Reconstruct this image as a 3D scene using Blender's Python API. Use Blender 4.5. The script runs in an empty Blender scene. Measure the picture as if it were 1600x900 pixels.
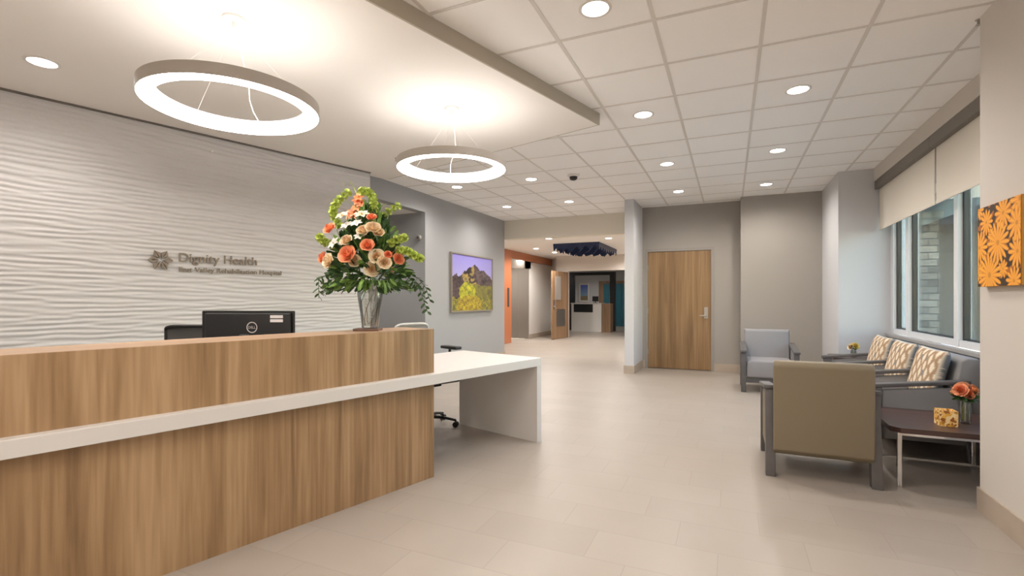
import bpy, bmesh, math, random
import numpy as np
from mathutils import Vector, Matrix
PI = math.pi
R = math.radians
sc = bpy.context.scene
COL = sc.collection
random.seed(7)

# ------------------------------------------------------------------ camera
CAM_H = 1.28
FPX = 766.0
TH = R(24.0)
cam_d = bpy.data.cameras.new('camera'); cam = bpy.data.objects.new('camera', cam_d); COL.objects.link(cam)
cam_d.sensor_width = 36; cam_d.lens = 36 * FPX / 1600; cam_d.shift_y = 17 / 1600; cam_d.clip_start = 0.05
cam.location = (0, 0, CAM_H); cam.rotation_euler = (PI / 2, 0, TH)
sc.camera = cam
# ------------------------------------------------------------------ world and exposure
w = bpy.data.worlds.new('world'); sc.world = w; w.use_nodes = True
wn = w.node_tree; wn.nodes.clear()
bg = wn.nodes.new('ShaderNodeBackground'); out = wn.nodes.new('ShaderNodeOutputWorld')
sky = wn.nodes.new('ShaderNodeTexSky'); sky.sky_type = 'NISHITA'; sky.sun_disc = False
sky.sun_elevation = R(12); sky.sun_rotation = R(200)
wn.links.new(sky.outputs[0], bg.inputs[0]); bg.inputs[1].default_value = 1.4
wn.links.new(bg.outputs[0], out.inputs[0])
sc.view_settings.view_transform = 'Standard'; sc.view_settings.look = 'None'
sc.view_settings.gamma = 1; sc.view_settings.use_curve_mapping = False
sc.view_settings.exposure = 1.33
try:
    sc.cycles.max_bounces = 14; sc.cycles.diffuse_bounces = 10; sc.cycles.transparent_max_bounces = 16
    sc.cycles.sample_clamp_indirect = 4; sc.cycles.caustics_reflective = False; sc.cycles.caustics_refractive = False
except Exception: pass
LAMP = (1.0, 0.93, 0.86)
SPOT_W = 28.0
RING_E = 9.5

# ------------------------------------------------------------------ pixel helpers (photo measurements to places)
def at_h(px, py, z):
    """point of the photo pixel on the horizontal plane z"""
    Z = FPX * (CAM_H - z) / (py - 467); X = (px - 800) / FPX * Z
    return Vector((X * math.cos(TH) - Z * math.sin(TH), X * math.sin(TH) + Z * math.cos(TH), z))
PHI = math.atan(641 / 766) - TH
A = Vector((math.sin(PHI), math.cos(PHI), 0)); B = Vector((-math.cos(PHI), math.sin(PHI), 0))
C0 = at_h(678, 745, 0)
DROT = math.atan2(A.y, A.x)
def D(a, b, z=0): return C0 + A * a + B * b + Vector((0, 0, z))

# ------------------------------------------------------------------ materials
MATS = {}
def mat(name, col, rough=0.6, metal=0, bump=0, bscale=40, spec=0.5, emit=None, estr=0, coat=0, vary=0, vscale=3):
    if name in MATS: return MATS[name]
    m = bpy.data.materials.new(name); m.use_nodes = True; n = m.node_tree; p = n.nodes['Principled BSDF']
    p.inputs['Base Color'].default_value = (*col, 1); p.inputs['Roughness'].default_value = rough
    p.inputs['Metallic'].default_value = metal; p.inputs['Specular IOR Level'].default_value = spec
    p.inputs['Coat Weight'].default_value = coat
    if emit: p.inputs['Emission Color'].default_value = (*emit, 1); p.inputs['Emission Strength'].default_value = estr
    tc = n.nodes.new('ShaderNodeTexCoord')
    nz = n.nodes.new('ShaderNodeTexNoise'); nz.inputs['Scale'].default_value = bscale; nz.inputs['Detail'].default_value = 4
    n.links.new(tc.outputs['Object'], nz.inputs['Vector'])
    if bump:
        b = n.nodes.new('ShaderNodeBump'); b.inputs['Strength'].default_value = bump; b.inputs['Distance'].default_value = 0.004
        n.links.new(nz.outputs[0], b.inputs['Height']); n.links.new(b.outputs[0], p.inputs['Normal'])
    if vary:
        n2 = n.nodes.new('ShaderNodeTexNoise'); n2.inputs['Scale'].default_value = vscale; n2.inputs['Detail'].default_value = 5
        n.links.new(tc.outputs['Object'], n2.inputs['Vector'])
        r = n.nodes.new('ShaderNodeValToRGB')
        r.color_ramp.elements[0].position = .3; r.color_ramp.elements[1].position = .7
        r.color_ramp.elements[0].color = (*[c * (1 - vary) for c in col], 1); r.color_ramp.elements[1].color = (*[min(1, c * (1 + vary)) for c in col], 1)
        n.links.new(n2.outputs[0], r.inputs[0]); n.links.new(r.outputs[0], p.inputs['Base Color'])
    MATS[name] = m; return m
def emitter(name, col, s):
    m = bpy.data.materials.new(name); m.use_nodes = True; n = m.node_tree; n.nodes.clear()
    e = n.nodes.new('ShaderNodeEmission'); e.inputs[0].default_value = (*col, 1); e.inputs[1].default_value = s
    o = n.nodes.new('ShaderNodeOutputMaterial'); n.links.new(e.outputs[0], o.inputs[0]); return m
def attr_mat(name, rough=0.7, bump=0):
    m = mat(name, (1, 1, 1), rough, bump=bump, bscale=300); n = m.node_tree
    a = n.nodes.new('ShaderNodeVertexColor'); a.layer_name = 'Col'
    n.links.new(a.outputs[0], n.nodes['Principled BSDF'].inputs['Base Color']); return m
def glass(name, tint, refl=0.12, trans=1.0):
    m = bpy.data.materials.new(name); m.use_nodes = True; n = m.node_tree; n.nodes.clear()
    t = n.nodes.new('ShaderNodeBsdfTransparent'); t.inputs[0].default_value = (*tint, 1)
    g = n.nodes.new('ShaderNodeBsdfGlossy'); g.inputs['Roughness'].default_value = 0.03
    lw = n.nodes.new('ShaderNodeLayerWeight'); lw.inputs[0].default_value = 0.25
    mr = n.nodes.new('ShaderNodeMath'); mr.operation = 'MULTIPLY_ADD'; mr.inputs[1].default_value = 0.6; mr.inputs[2].default_value = refl; mr.use_clamp = True
    n.links.new(lw.outputs['Fresnel'], mr.inputs[0])
    mx = n.nodes.new('ShaderNodeMixShader'); o = n.nodes.new('ShaderNodeOutputMaterial')
    n.links.new(mr.outputs[0], mx.inputs[0]); n.links.new(t.outputs[0], mx.inputs[1]); n.links.new(g.outputs[0], mx.inputs[2])
    n.links.new(mx.outputs[0], o.inputs[0]); return m
def wood(name, dark, mid, light, sx=9.0, sz=0.55, rough=0.42, axis='Z'):
    m = bpy.data.materials.new(name); m.use_nodes = True; n = m.node_tree; p = n.nodes['Principled BSDF']; L = n.links
    tc = n.nodes.new('ShaderNodeTexCoord'); mp = n.nodes.new('ShaderNodeMapping'); L.new(tc.outputs['Object'], mp.inputs[0])
    s = [sx, sx, sx]; s['XYZ'.index(axis)] = sz; mp.inputs['Scale'].default_value = s
    n1 = n.nodes.new('ShaderNodeTexNoise'); n1.inputs['Scale'].default_value = 1.0; n1.inputs['Detail'].default_value = 3; n1.inputs['Distortion'].default_value = 0.6
    L.new(mp.outputs[0], n1.inputs['Vector'])
    mp2 = n.nodes.new('ShaderNodeMapping'); s2 = [sx * 7] * 3; s2['XYZ'.index(axis)] = sz * 3.5; mp2.inputs['Scale'].default_value = s2
    L.new(tc.outputs['Object'], mp2.inputs[0])
    n2 = n.nodes.new('ShaderNodeTexNoise'); n2.inputs['Scale'].default_value = 1.0; n2.inputs['Detail'].default_value = 5; n2.inputs['Distortion'].default_value = 0.3
    L.new(mp2.outputs[0], n2.inputs['Vector'])
    ad = n.nodes.new('ShaderNodeMath'); ad.operation = 'MULTIPLY_ADD'; ad.inputs[1].default_value = 0.38; L.new(n2.outputs[0], ad.inputs[0])
    ml = n.nodes.new('ShaderNodeMath'); ml.operation = 'MULTIPLY'; ml.inputs[1].default_value = 0.62; L.new(n1.outputs[0], ml.inputs[0])
    L.new(ml.outputs[0], ad.inputs[2])
    r = n.nodes.new('ShaderNodeValToRGB'); e = r.color_ramp.elements
    e[0].position = .36; e[0].color = (*dark, 1); e[1].position = .64; e[1].color = (*light, 1)
    k = e.new(.5); k.color = (*mid, 1)
    L.new(ad.outputs[0], r.inputs[0]); L.new(r.outputs[0], p.inputs['Base Color'])
    p.inputs['Roughness'].default_value = rough
    return m

M = {}
M['wall'] = mat('wall_paint_greige', (.355, .362, .372), .75, bump=.08, bscale=250)
M['wall_stub'] = mat('wall_paint_cool_white', (.58, .585, .60), .75, bump=.08, bscale=250)
M['wall_door'] = mat('wall_paint_taupe', (.345, .32, .29), .75, bump=.08, bscale=250)
M['wall_near'] = mat('wall_paint_beige', (.60, .56, .515), .75, bump=.06, bscale=220)
M['header'] = mat('header_paint', (.74, .70, .61), .75, bump=.05, bscale=200)
M['relief'] = mat('white_relief_plaster', (.63, .62, .62), .5)
M['gyp'] = mat('gypsum_soffit', (.86, .83, .795), .8, bump=.03, bscale=300)
M['edge'] = mat('soffit_edge_paint', (.44, .40, .33), .8, bump=.03, bscale=300)
M['tile'] = mat('acoustic_tile', (.955, .95, .945), .9, bump=.3, bscale=400)
M['tbar'] = mat('ceiling_grid_metal', (.70, .675, .65), .5)
M['white'] = mat('white_solid_surface', (.63, .605, .58), .35, bump=.02, bscale=90)
M['trimwhite'] = mat('white_trim_paint', (.75, .73, .70), .5)
M['base'] = mat('tile_baseboard', (.43, .36, .29), .5, vary=.06, vscale=6)
M['black'] = mat('black_plastic', (.006, .006, .0065), .4)
M['dgrey'] = mat('dark_grey_plastic', (.05, .05, .055), .5)
M['mesh'] = mat('charcoal_mesh_fabric', (.17, .165, .16), .8, bump=.5, bscale=500)
M['pmesh'] = mat('pale_mesh_fabric', (.55, .54, .52), .8, bump=.5, bscale=500)
M['sgrey'] = mat('grey_seat_fabric', (.16, .16, .165), .85, bump=.4, bscale=400)
M['chrome'] = mat('chrome', (.78, .78, .8), .12, 1)
M['steel'] = mat('brushed_stainless', (.42, .40, .37), .42, 1, bump=.06, bscale=120)
M['nickel'] = mat('brushed_nickel', (.45, .42, .38), .35, 1)
M['bronze'] = mat('brushed_bronze_letters', (.25, .20, .155), .5, .3)
M['wood'] = wood('desk_wood_laminate', (.17, .098, .043), (.295, .178, .087), (.42, .275, .15), sx=5.5, sz=.42)
M['doorwood'] = wood('door_wood_veneer', (.175, .10, .042), (.25, .148, .066), (.33, .205, .098), sx=9.0, sz=.4)
M['dwood'] = wood('dark_walnut_top', (.045, .024, .02), (.07, .038, .032), (.10, .055, .045), sx=14, sz=.8, axis='X', rough=.3)
M['cwood'] = wood('corridor_door_veneer', (.20, .115, .06), (.27, .165, .09), (.34, .21, .12), sx=9, sz=.4)
M['gframe'] = mat('grey_stained_frame', (.105, .098, .096), .5, bump=.15, bscale=60, vary=.1, vscale=12)
M['fabric_tan'] = mat('olive_tan_vinyl', (.20, .162, .105), .6, bump=.15, bscale=300)
M['fabric_grey'] = mat('light_grey_fabric', (.27, .262, .268), .85, bump=.4, bscale=350)
M['fabric_mid'] = mat('mid_grey_fabric', (.27, .262, .262), .85, bump=.4, bscale=350)
M['framegrey'] = mat('door_frame_paint', (.30, .275, .25), .5)
M['alum'] = mat('white_window_aluminium', (.72, .74, .77), .35)
M['gasket'] = mat('black_gasket', (.01, .01, .012), .4)
M['shade'] = mat('roller_shade_fabric', (.74, .69, .61), .9, bump=.3, bscale=600)
M['cass'] = mat('shade_cassette', (.17, .15, .13), .5)
M['sill'] = mat('grey_sill', (.36, .35, .34), .5)
M['orange'] = mat('orange_portal_panel', (.46, .165, .075), .3)
M['blue'] = mat('dark_blue_panel', (.012, .026, .085), .45)
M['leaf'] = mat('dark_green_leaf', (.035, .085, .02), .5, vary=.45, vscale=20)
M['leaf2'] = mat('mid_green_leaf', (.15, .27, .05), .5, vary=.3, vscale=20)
M['bell'] = mat('lime_green_bells', (.42, .52, .10), .5, vary=.25, vscale=30)
M['rose_o'] = mat('orange_petals', (.88, .42, .23), .55, vary=.15, vscale=25)
M['rose_c'] = mat('cream_petals', (.88, .78, .58), .55, vary=.08, vscale=25)
M['rose_w'] = mat('white_petals', (.85, .82, .76), .55)
M['peach'] = mat('peach_petals', (.88, .45, .22), .55)
M['yellow'] = mat('yellow_petals', (.85, .70, .22), .55)
M['twig'] = mat('curly_willow_twig', (.055, .045, .035), .7)
M['glass'] = glass('window_glass', (.66, .71, .71), .02)
M['vglass'] = glass('vase_glass', (.90, .92, .91), .16)
M['lens'] = emitter('downlight_lens', (1, .93, .84), 9)
M['ring'] = emitter('ring_diffuser', (1, .93, .86), RING_E)

# floor material
def floor_mat():
    m = bpy.data.materials.new('porcelain_floor_tiles'); m.use_nodes = True; n = m.node_tree; p = n.nodes['Principled BSDF']; L = n.links
    tc = n.nodes.new('ShaderNodeTexCoord'); sp = n.nodes.new('ShaderNodeSeparateXYZ'); L.new(tc.outputs['Object'], sp.inputs[0])
    def mth(op, a, b=None, c=None):
        k = n.nodes.new('ShaderNodeMath'); k.operation = op
        for i, v in enumerate((a, b, c)):
            if v is None: continue
            if isinstance(v, (int, float)): k.inputs[i].default_value = v
            else: L.new(v, k.inputs[i])
        return k.outputs[0]
    yy = mth('DIVIDE', mth('ADD', sp.outputs[1], .03), .30)
    row = mth('FLOOR', yy); fy = mth('FRACT', yy)
    xs = mth('ADD', sp.outputs[0], mth('MULTIPLY', row, .2033)); xx = mth('DIVIDE', mth('ADD', xs, -.147 - 2.033), .61)
    colm = mth('FLOOR', xx); fx = mth('FRACT', xx)
    ey = mth('MULTIPLY', mth('MINIMUM', fy, mth('SUBTRACT', 1, fy)), .30)
    ex = mth('MULTIPLY', mth('MINIMUM', fx, mth('SUBTRACT', 1, fx)), .61)
    jm = mth('LESS_THAN', mth('MINIMUM', ex, ey), .0016)
    cb = n.nodes.new('ShaderNodeCombineXYZ'); L.new(row, cb.inputs[0]); L.new(colm, cb.inputs[1])
    wnn = n.nodes.new('ShaderNodeTexWhiteNoise'); L.new(cb.outputs[0], wnn.inputs[0])
    nz = n.nodes.new('ShaderNodeTexNoise'); nz.inputs['Scale'].default_value = 2.2; nz.inputs['Detail'].default_value = 7; nz.inputs['Distortion'].default_value = .5
    L.new(tc.outputs['Object'], nz.inputs['Vector'])
    f = mth('ADD', mth('MULTIPLY', wnn.outputs[0], .35), mth('MULTIPLY', nz.outputs[0], .65))
    r = n.nodes.new('ShaderNodeValToRGB'); e = r.color_ramp.elements
    e[0].position = .15; e[0].color = (.325, .285, .245, 1); e[1].position = .8; e[1].color = (.372, .33, .287, 1)
    L.new(f, r.inputs[0])
    mx = n.nodes.new('ShaderNodeMix'); mx.data_type = 'RGBA'; L.new(jm, mx.inputs[0]); L.new(r.outputs[0], mx.inputs[6]); mx.inputs[7].default_value = (.285, .245, .21, 1)
    L.new(mx.outputs[2], p.inputs['Base Color']); p.inputs['Roughness'].default_value = .38
    b = n.nodes.new('ShaderNodeBump'); b.inputs['Strength'].default_value = .25; b.inputs['Distance'].default_value = .003
    L.new(mth('SUBTRACT', 1, jm), b.inputs['Height']); L.new(b.outputs[0], p.inputs['Normal'])
    return m
M['floor'] = floor_mat()

# stone
def stone_mat():
    m = bpy.data.materials.new('stacked_stone'); m.use_nodes = True; n = m.node_tree; p = n.nodes['Principled BSDF']; L = n.links
    tc = n.nodes.new('ShaderNodeTexCoord'); sp = n.nodes.new('ShaderNodeSeparateXYZ'); L.new(tc.outputs['Object'], sp.inputs[0])
    ad = n.nodes.new('ShaderNodeMath'); L.new(sp.outputs[0], ad.inputs[0]); L.new(sp.outputs[1], ad.inputs[1])
    cb = n.nodes.new('ShaderNodeCombineXYZ'); L.new(ad.outputs[0], cb.inputs[0]); L.new(sp.outputs[2], cb.inputs[1])
    br = n.nodes.new('ShaderNodeTexBrick'); br.inputs['Scale'].default_value = 1; br.inputs['Brick Width'].default_value = .31; br.inputs['Row Height'].default_value = .105; br.inputs['Mortar Size'].default_value = .007; br.offset = .37
    br.inputs['Color1'].default_value = (.11, .10, .09, 1); br.inputs['Color2'].default_value = (.30, .28, .25, 1); br.inputs['Mortar'].default_value = (.03, .03, .028, 1)
    L.new(cb.outputs[0], br.inputs['Vector']); L.new(br.outputs['Color'], p.inputs['Base Color']); p.inputs['Roughness'].default_value = .9
    b = n.nodes.new('ShaderNodeBump'); b.inputs['Strength'].default_value = .7; b.inputs['Distance'].default_value = .02; b.invert = True
    L.new(br.outputs['Fac'], b.inputs['Height']); L.new(b.outputs[0], p.inputs['Normal']); return m
M['stone'] = stone_mat()

# ------------------------------------------------------------------ geometry helpers
def nb(): return bmesh.new()
def box(bm, x0, x1, y0, y1, z0, z1, bev=0, seg=2, mtx=None):
    t = bmesh.new(); bmesh.ops.create_cube(t, size=1)
    for v in t.verts: v.co = Vector(((x0 + x1) / 2 + v.co.x * (x1 - x0), (y0 + y1) / 2 + v.co.y * (y1 - y0), (z0 + z1) / 2 + v.co.z * (z1 - z0)))
    if bev: bmesh.ops.bevel(t, geom=list(t.edges), offset=bev, segments=seg, affect='EDGES', profile=.5)
    if mtx is not None: bmesh.ops.transform(t, matrix=mtx, verts=t.verts)
    merge(bm, t); return bm
def merge(bm, t):
    me = bpy.data.meshes.new('tmp'); t.to_mesh(me); t.free(); bm.from_mesh(me); bpy.data.meshes.remove(me)
def hexa(bm, pts):
    """8 points: 4 bottom ring, 4 top ring"""
    v = [bm.verts.new(p) for p in pts]
    for f in ((3, 2, 1, 0), (4, 5, 6, 7), (0, 1, 5, 4), (1, 2, 6, 5), (2, 3, 7, 6), (3, 0, 4, 7)): bm.faces.new([v[i] for i in f])
    return bm
def prism(bm, poly, z0, z1):
    lo = [bm.verts.new((p[0], p[1], z0)) for p in poly]; hi = [bm.verts.new((p[0], p[1], z1)) for p in poly]
    bm.faces.new(lo[::-1]); bm.faces.new(hi); k = len(poly)
    for i in range(k): bm.faces.new((lo[i], lo[(i + 1) % k], hi[(i + 1) % k], hi[i]))
    return bm
def lathe(bm, prof, seg=32, c=(0, 0, 0), closed=False):
    rings = []
    for (r, z) in prof:
        rings.append([bm.verts.new((c[0] + r * math.cos(2 * PI * i / seg), c[1] + r * math.sin(2 * PI * i / seg), c[2] + z)) for i in range(seg)] if r > 1e-6 else [bm.verts.new((c[0], c[1], c[2] + z))])
    pairs = list(zip(rings, rings[1:])) + ([(rings[-1], rings[0])] if closed else [])
    for a, b in pairs:
        for i in range(seg):
            j = (i + 1) % seg
            if len(a) == 1 and len(b) == 1: continue
            if len(a) == 1: bm.faces.new((a[0], b[j], b[i]))
            elif len(b) == 1: bm.faces.new((a[i], a[j], b[0]))
            else: bm.faces.new((a[i], a[j], b[j], b[i]))
    return bm
def tube(bm, pts, r, seg=8, r2=None):
    pts = [Vector(p) for p in pts]; rings = []; n = len(pts); up = None
    for i, p in enumerate(pts):
        d = (pts[min(i + 1, n - 1)] - pts[max(i - 1, 0)]).normalized()
        if up is None: up = d.orthogonal().normalized()
        up = (up - d * up.dot(d)).normalized(); s = d.cross(up)
        rr = r if r2 is None else r + (r2 - r) * i / max(1, n - 1)
        rings.append([bm.verts.new(p + (up * math.cos(2 * PI * k / seg) + s * math.sin(2 * PI * k / seg)) * rr) for k in range(seg)])
    for a, b in zip(rings, rings[1:]):
        for k in range(seg): bm.faces.new((a[k], a[(k + 1) % seg], b[(k + 1) % seg], b[k]))
    bm.faces.new(rings[0][::-1]); bm.faces.new(rings[-1]); return bm
def obj(name, bm, m, parent=None, smooth=False, loc=None, rot=None):
    me = bpy.data.meshes.new(name)
    if isinstance(bm, bmesh.types.BMesh):
        bmesh.ops.recalc_face_normals(bm, faces=bm.faces); bm.to_mesh(me); bm.free()
    else: me = bm
    me.materials.clear(); me.materials.append(m)
    if smooth:
        for p in me.polygons: p.use_smooth = True
        if smooth == 'auto' or smooth is True:
            try: me.set_sharp_from_angle(angle=R(40))
            except Exception: pass
    o = bpy.data.objects.new(name, me); COL.objects.link(o)
    if parent: o.parent = parent
    if loc is not None: o.location = loc
    if rot is not None: o.rotation_euler = rot
    return o
def tag(o, label, cat, group=None):
    o['label'] = label; o['category'] = cat
    if group: o['group'] = group
    return o
def thing(name, label, cat, loc=(0, 0, 0), rz=0, group=None):
    o = bpy.data.objects.new(name, None); COL.objects.link(o); o.empty_display_size = .1
    o.location = loc; o.rotation_euler = (0, 0, rz); return tag(o, label, cat, group)
def struct(name, bm, m, parent=None, smooth=False):
    o = obj(name, bm, m, parent, smooth)
    if not parent: o['kind'] = 'structure'
    return o
def sroot(name):
    o = bpy.data.objects.new(name, None); COL.objects.link(o); o['kind'] = 'structure'; return o
def dup(root, loc, rz, label, group=None):
    r = root.copy(); COL.objects.link(r); r.location = loc; r.rotation_euler = (0, 0, rz); r['label'] = label
    if group: r['group'] = group
    for ch in list(root.children):
        c = ch.copy(); COL.objects.link(c); c.parent = r
        for g in list(ch.children):
            d = g.copy(); COL.objects.link(d); d.parent = c
    return r
def sbox(name, m, *a): return struct(name, box(nb(), *a), m)
def text_mesh(s, size, ext, bold=0):
    cu = bpy.data.curves.new('t', 'FONT'); cu.body = s; cu.size = size; cu.extrude = ext; cu.offset = bold
    t = bpy.data.objects.new('t', cu); COL.objects.link(t)
    me = bpy.data.meshes.new_from_object(t.evaluated_get(bpy.context.evaluated_depsgraph_get()))
    bpy.data.objects.remove(t); bpy.data.curves.remove(cu); return me
def fit_text(s, width, height, ext, bold=0):
    """text in x/z plane facing -y, scaled so that it spans width and cap height"""
    me = text_mesh(s, 1.0, 0, bold) if False else text_mesh(s, 1.0, 1.0, bold)
    xs = [v.co.x for v in me.vertices]; x0, x1 = min(xs), max(xs)
    fx = width / (x1 - x0); fy = height / .69
    for v in me.vertices:
        x, y, z = v.co; v.co = ((x - x0) * fx, -z * ext, y * fy)
    return me
def grid_panel(nx, ny, fn_pos, fn_col):
    """dense panel with painted colour attribute"""
    U, V = np.meshgrid(np.linspace(0, 1, nx + 1), np.linspace(0, 1, ny + 1))
    P = fn_pos(U, V).reshape(-1, 3); K = fn_col(U, V).reshape(-1, 3)
    idx = np.arange((nx + 1) * (ny + 1)).reshape(ny + 1, nx + 1)
    F = np.stack([idx[:-1, :-1], idx[:-1, 1:], idx[1:, 1:], idx[1:, :-1]], -1).reshape(-1, 4)
    me = bpy.data.meshes.new('panel'); me.from_pydata(P.tolist(), [], F.tolist())
    ca = me.color_attributes.new('Col', 'FLOAT_COLOR', 'POINT')
    ca.data.foreach_set('color', np.concatenate([K, np.ones((len(K), 1))], 1).ravel()); return me
_rs = np.random.RandomState(3)
def wave_noise(scale, n=24, seed=0):
    rs = np.random.RandomState(seed); k = rs.normal(size=(n, 2)) * np.array(scale); ph = rs.uniform(0, 6.28, n)
    def f(u, v):
        s = 0
        for i in range(n): s = s + np.sin(k[i, 0] * u + k[i, 1] * v + ph[i])
        return s / math.sqrt(n)
    return f

# ================================================================== SETTING
H = 2.98
HS = CAM_H + 1.594
sbox('floor', M['floor'], -9.0, 2.0, -4.2, 25.0, -.05, 0)
sbox('ceiling', M['tile'], -8.0, 2.0, -4.2, 9.9, H, H + .05)
# exposed ceiling grid: runners both ways
g = nb()
for k in range(-11, 3):
    x = .185 + .6096 * k; box(g, x - .012, x + .012, -4, 9.8, H - .004, H + .002)
for k in range(-13, 11):
    y = 3.69 + .6096 * k; box(g, -7.5, 1.9, y - .012, y + .012, H - .0035, H + .002)
struct('trim_1', g, M['tbar'])
# gypsum soffit over the desk
g = nb(); prism(g, [D(-7.6, -.415).xy, D(1.605, -.415).xy, D(1.605, 2.8).xy, D(-7.6, 2.8).xy], HS, H)
struct('ceiling_soffit', g, M['gyp'])
g = nb()
prism(g, [D(-7.6, -.429).xy, D(1.615, -.429).xy, D(1.615, -.415).xy, D(-7.6, -.415).xy], HS - .001, H - .002)
prism(g, [D(1.605, -.415).xy, D(1.615, -.415).xy, D(1.615, 2.75).xy, D(1.605, 2.75).xy], HS - .001, H - .002)
struct('trim_2', g, M['edge'])
# relief wall behind the desk
def relief():
    a0, a1, z1 = -7.4, 1.25, HS - .012
    nx, nz = 300, 420
    rs = np.random.RandomState(4); n = 46; kz = 2 * PI / .052 * (1 + rs.uniform(-.5, .5, n)); ka = rs.normal(size=n) * 7.5; ph = rs.uniform(0, 6.28, n)
    def ridges(a, z):
        v = 0.0
        for i in range(n): v = v + np.sin(ka[i] * a + kz[i] * z + ph[i])
        return np.tanh(1.1 * v / math.sqrt(n / 2))
    def pos(U, V):
        a = a0 + (a1 - a0) * U ** .8; z = V * z1
        hgt = 0.0050 * (1 + ridges(a, z))
        edge = np.clip((z1 - z) / .06, 0, 1)
        b = 2.66 - hgt * edge
        P = np.stack([C0.x + A.x * a + B.x * b, C0.y + A.y * a + B.y * b, z], -1)
        return P
    return grid_panel(nx, nz, pos, lambda U, V: np.ones(U.shape + (3,)))
o = obj('wall_reception', relief(), M['relief'], smooth='soft'); o['kind'] = 'structure'
g = nb(); prism(g, [D(-7.4, 2.662).xy, D(1.25, 2.662).xy, D(1.25, 2.80).xy, D(-7.4, 2.80).xy], 0, HS)
prism(g, [D(1.25, 2.652).xy, D(1.253, 2.652).xy, D(1.253, 2.80).xy, D(1.25, 2.80).xy], 0, HS - .005)
struct('wall_reception_core', g, M['relief'])
g = nb(); prism(g, [D(-7.4, 2.63).xy, D(1.25, 2.63).xy, D(1.25, 2.662).xy, D(-7.4, 2.662).xy], HS - .010, HS + .001)
struct('trim_3', g, M['cass'])
# left wall with the alcove opening, header
sbox('wall_left', M['wall'], -4.65, -4.5, 6.66, 9.7, 0, H)
sbox('wall_left_header', M['wall'], -4.65, -4.5, 4.2, 6.66, 2.68, H)
sbox('wall_alcove', M['wall'], -8.0, -4.65, 6.66, 6.8, 0, 2.8)
sbox('ceiling_alcove', M['gyp'], -8.0, -4.65, 3.2, 6.66, 2.68, 2.74)
sbox('wall_alcove_left', M['wall'], -8.15, -8.0, -4.2, 6.8, 0, H)
sbox('wall_header', M['header'], -4.5, -1.65, 9.7, 9.9, 2.575, H)
sbox('wall_stub', M['wall_stub'], -1.655, -1.5, 8.46, 9.9, 0, H)
# door wall
g = nb(); box(g, -1.5, -1.45, 9.37, 9.5, 0, H); box(g, -.26, .17, 9.37, 9.5, 0, H); box(g, -1.45, -.26, 9.37, 9.5, 2.2, H)
struct('wall_back', g, M['wall_door'])
sbox('wall_sky_block', M['wall_door'], -1.65, 2.1, 9.5, 9.6, 0, H)  # unseen wall added to stop sky light leaking round the door
sbox('wall_back_bay', M['wall_door'], .16, 1.32, 9.02, 9.5, 0, H)
sbox('wall_corner', M['wall_stub'], 1.32, 2.1, 7.76, 9.5, 0, H)
sbox('wall_right', M['wall_near'], 1.38, 2.1, -4.2, 3.86, 0, H)
sbox('wall_rear', mat('wall_paint_white', (.86, .85, .83), .75), -8.0, 1.38, -4.3, -4.1, 0, H)  # unseen rear wall, made white to bounce light onto the ceiling
g = nb(); box(g, 1.87, 2.05, 3.86, 7.76, 0, .80); box(g, 1.87, 2.05, 3.86, 7.76, 2.45, H)
struct('wall_window', g, M['wall'])
sbox('trim_4', M['wall_near'], 1.71, 1.87, 3.86, 7.76, 2.81, H)
# baseboards
g = nb(); box(g, -4.5, -4.488, 6.66, 9.7, 0, .14); struct('baseboard_left', g, M['base'])
g = nb(); box(g, -1.667, -1.655, 8.45, 9.7, 0, .14); box(g, -1.667, -1.488, 8.448, 8.46, 0, .14); box(g, -1.5, -1.488, 8.46, 9.37, 0, .14); box(g, -1.488, -1.45, 9.358, 9.37, 0, .14); box(g, -.26, .148, 9.358, 9.37, 0, .14)
box(g, .148, .16, 9.008, 9.37, 0, .14); box(g, .16, 1.308, 9.008, 9.02, 0, .14); box(g, 1.308, 1.32, 7.748, 9.02, 0, .14); box(g, 1.32, 1.87, 7.748, 7.76, 0, .14)
struct('baseboard_back', g, M['base'])
g = nb(); box(g, 1.368, 1.38, -4.1, 3.872, 0, .14); box(g, 1.38, 1.87, 3.86, 3.872, 0, .14); box(g, 1.858, 1.87, 3.872, 7.748, 0, .14); struct('baseboard_right', g, M['base'])

# door_1
d = sroot('door_1')
g = nb(); box(g, -1.45, -1.40, 9.358, 9.49, 0, 2.15); box(g, -.31, -.26, 9.358, 9.49, 0, 2.15); box(g, -1.45, -.26, 9.358, 9.49, 2.15, 2.2); obj('door_frame', g, M['framegrey'], d)
obj('door_leaf', box(nb(), -1.397, -.313, 9.375, 9.42, .01, 2.147), M['doorwood'], d)
g = nb(); box(g, -.425, -.36, 9.366, 9.375, .93, 1.13, .003)
hd = obj('handle_plate', g, M['nickel'], d)
g = nb(); tube(g, [(-.39, 9.366, .985), (-.39, 9.325, .985), (-.40, 9.318, .985), (-.50, 9.318, .98)], .010); obj('lever_handle', g, M['nickel'], d, True)
for z in (.3, 1.05, 1.85): obj('hinge', tube(nb(), [(-1.398, 9.368, z - .05), (-1.398, 9.368, z + .05)], .007), M['nickel'], d)

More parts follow.
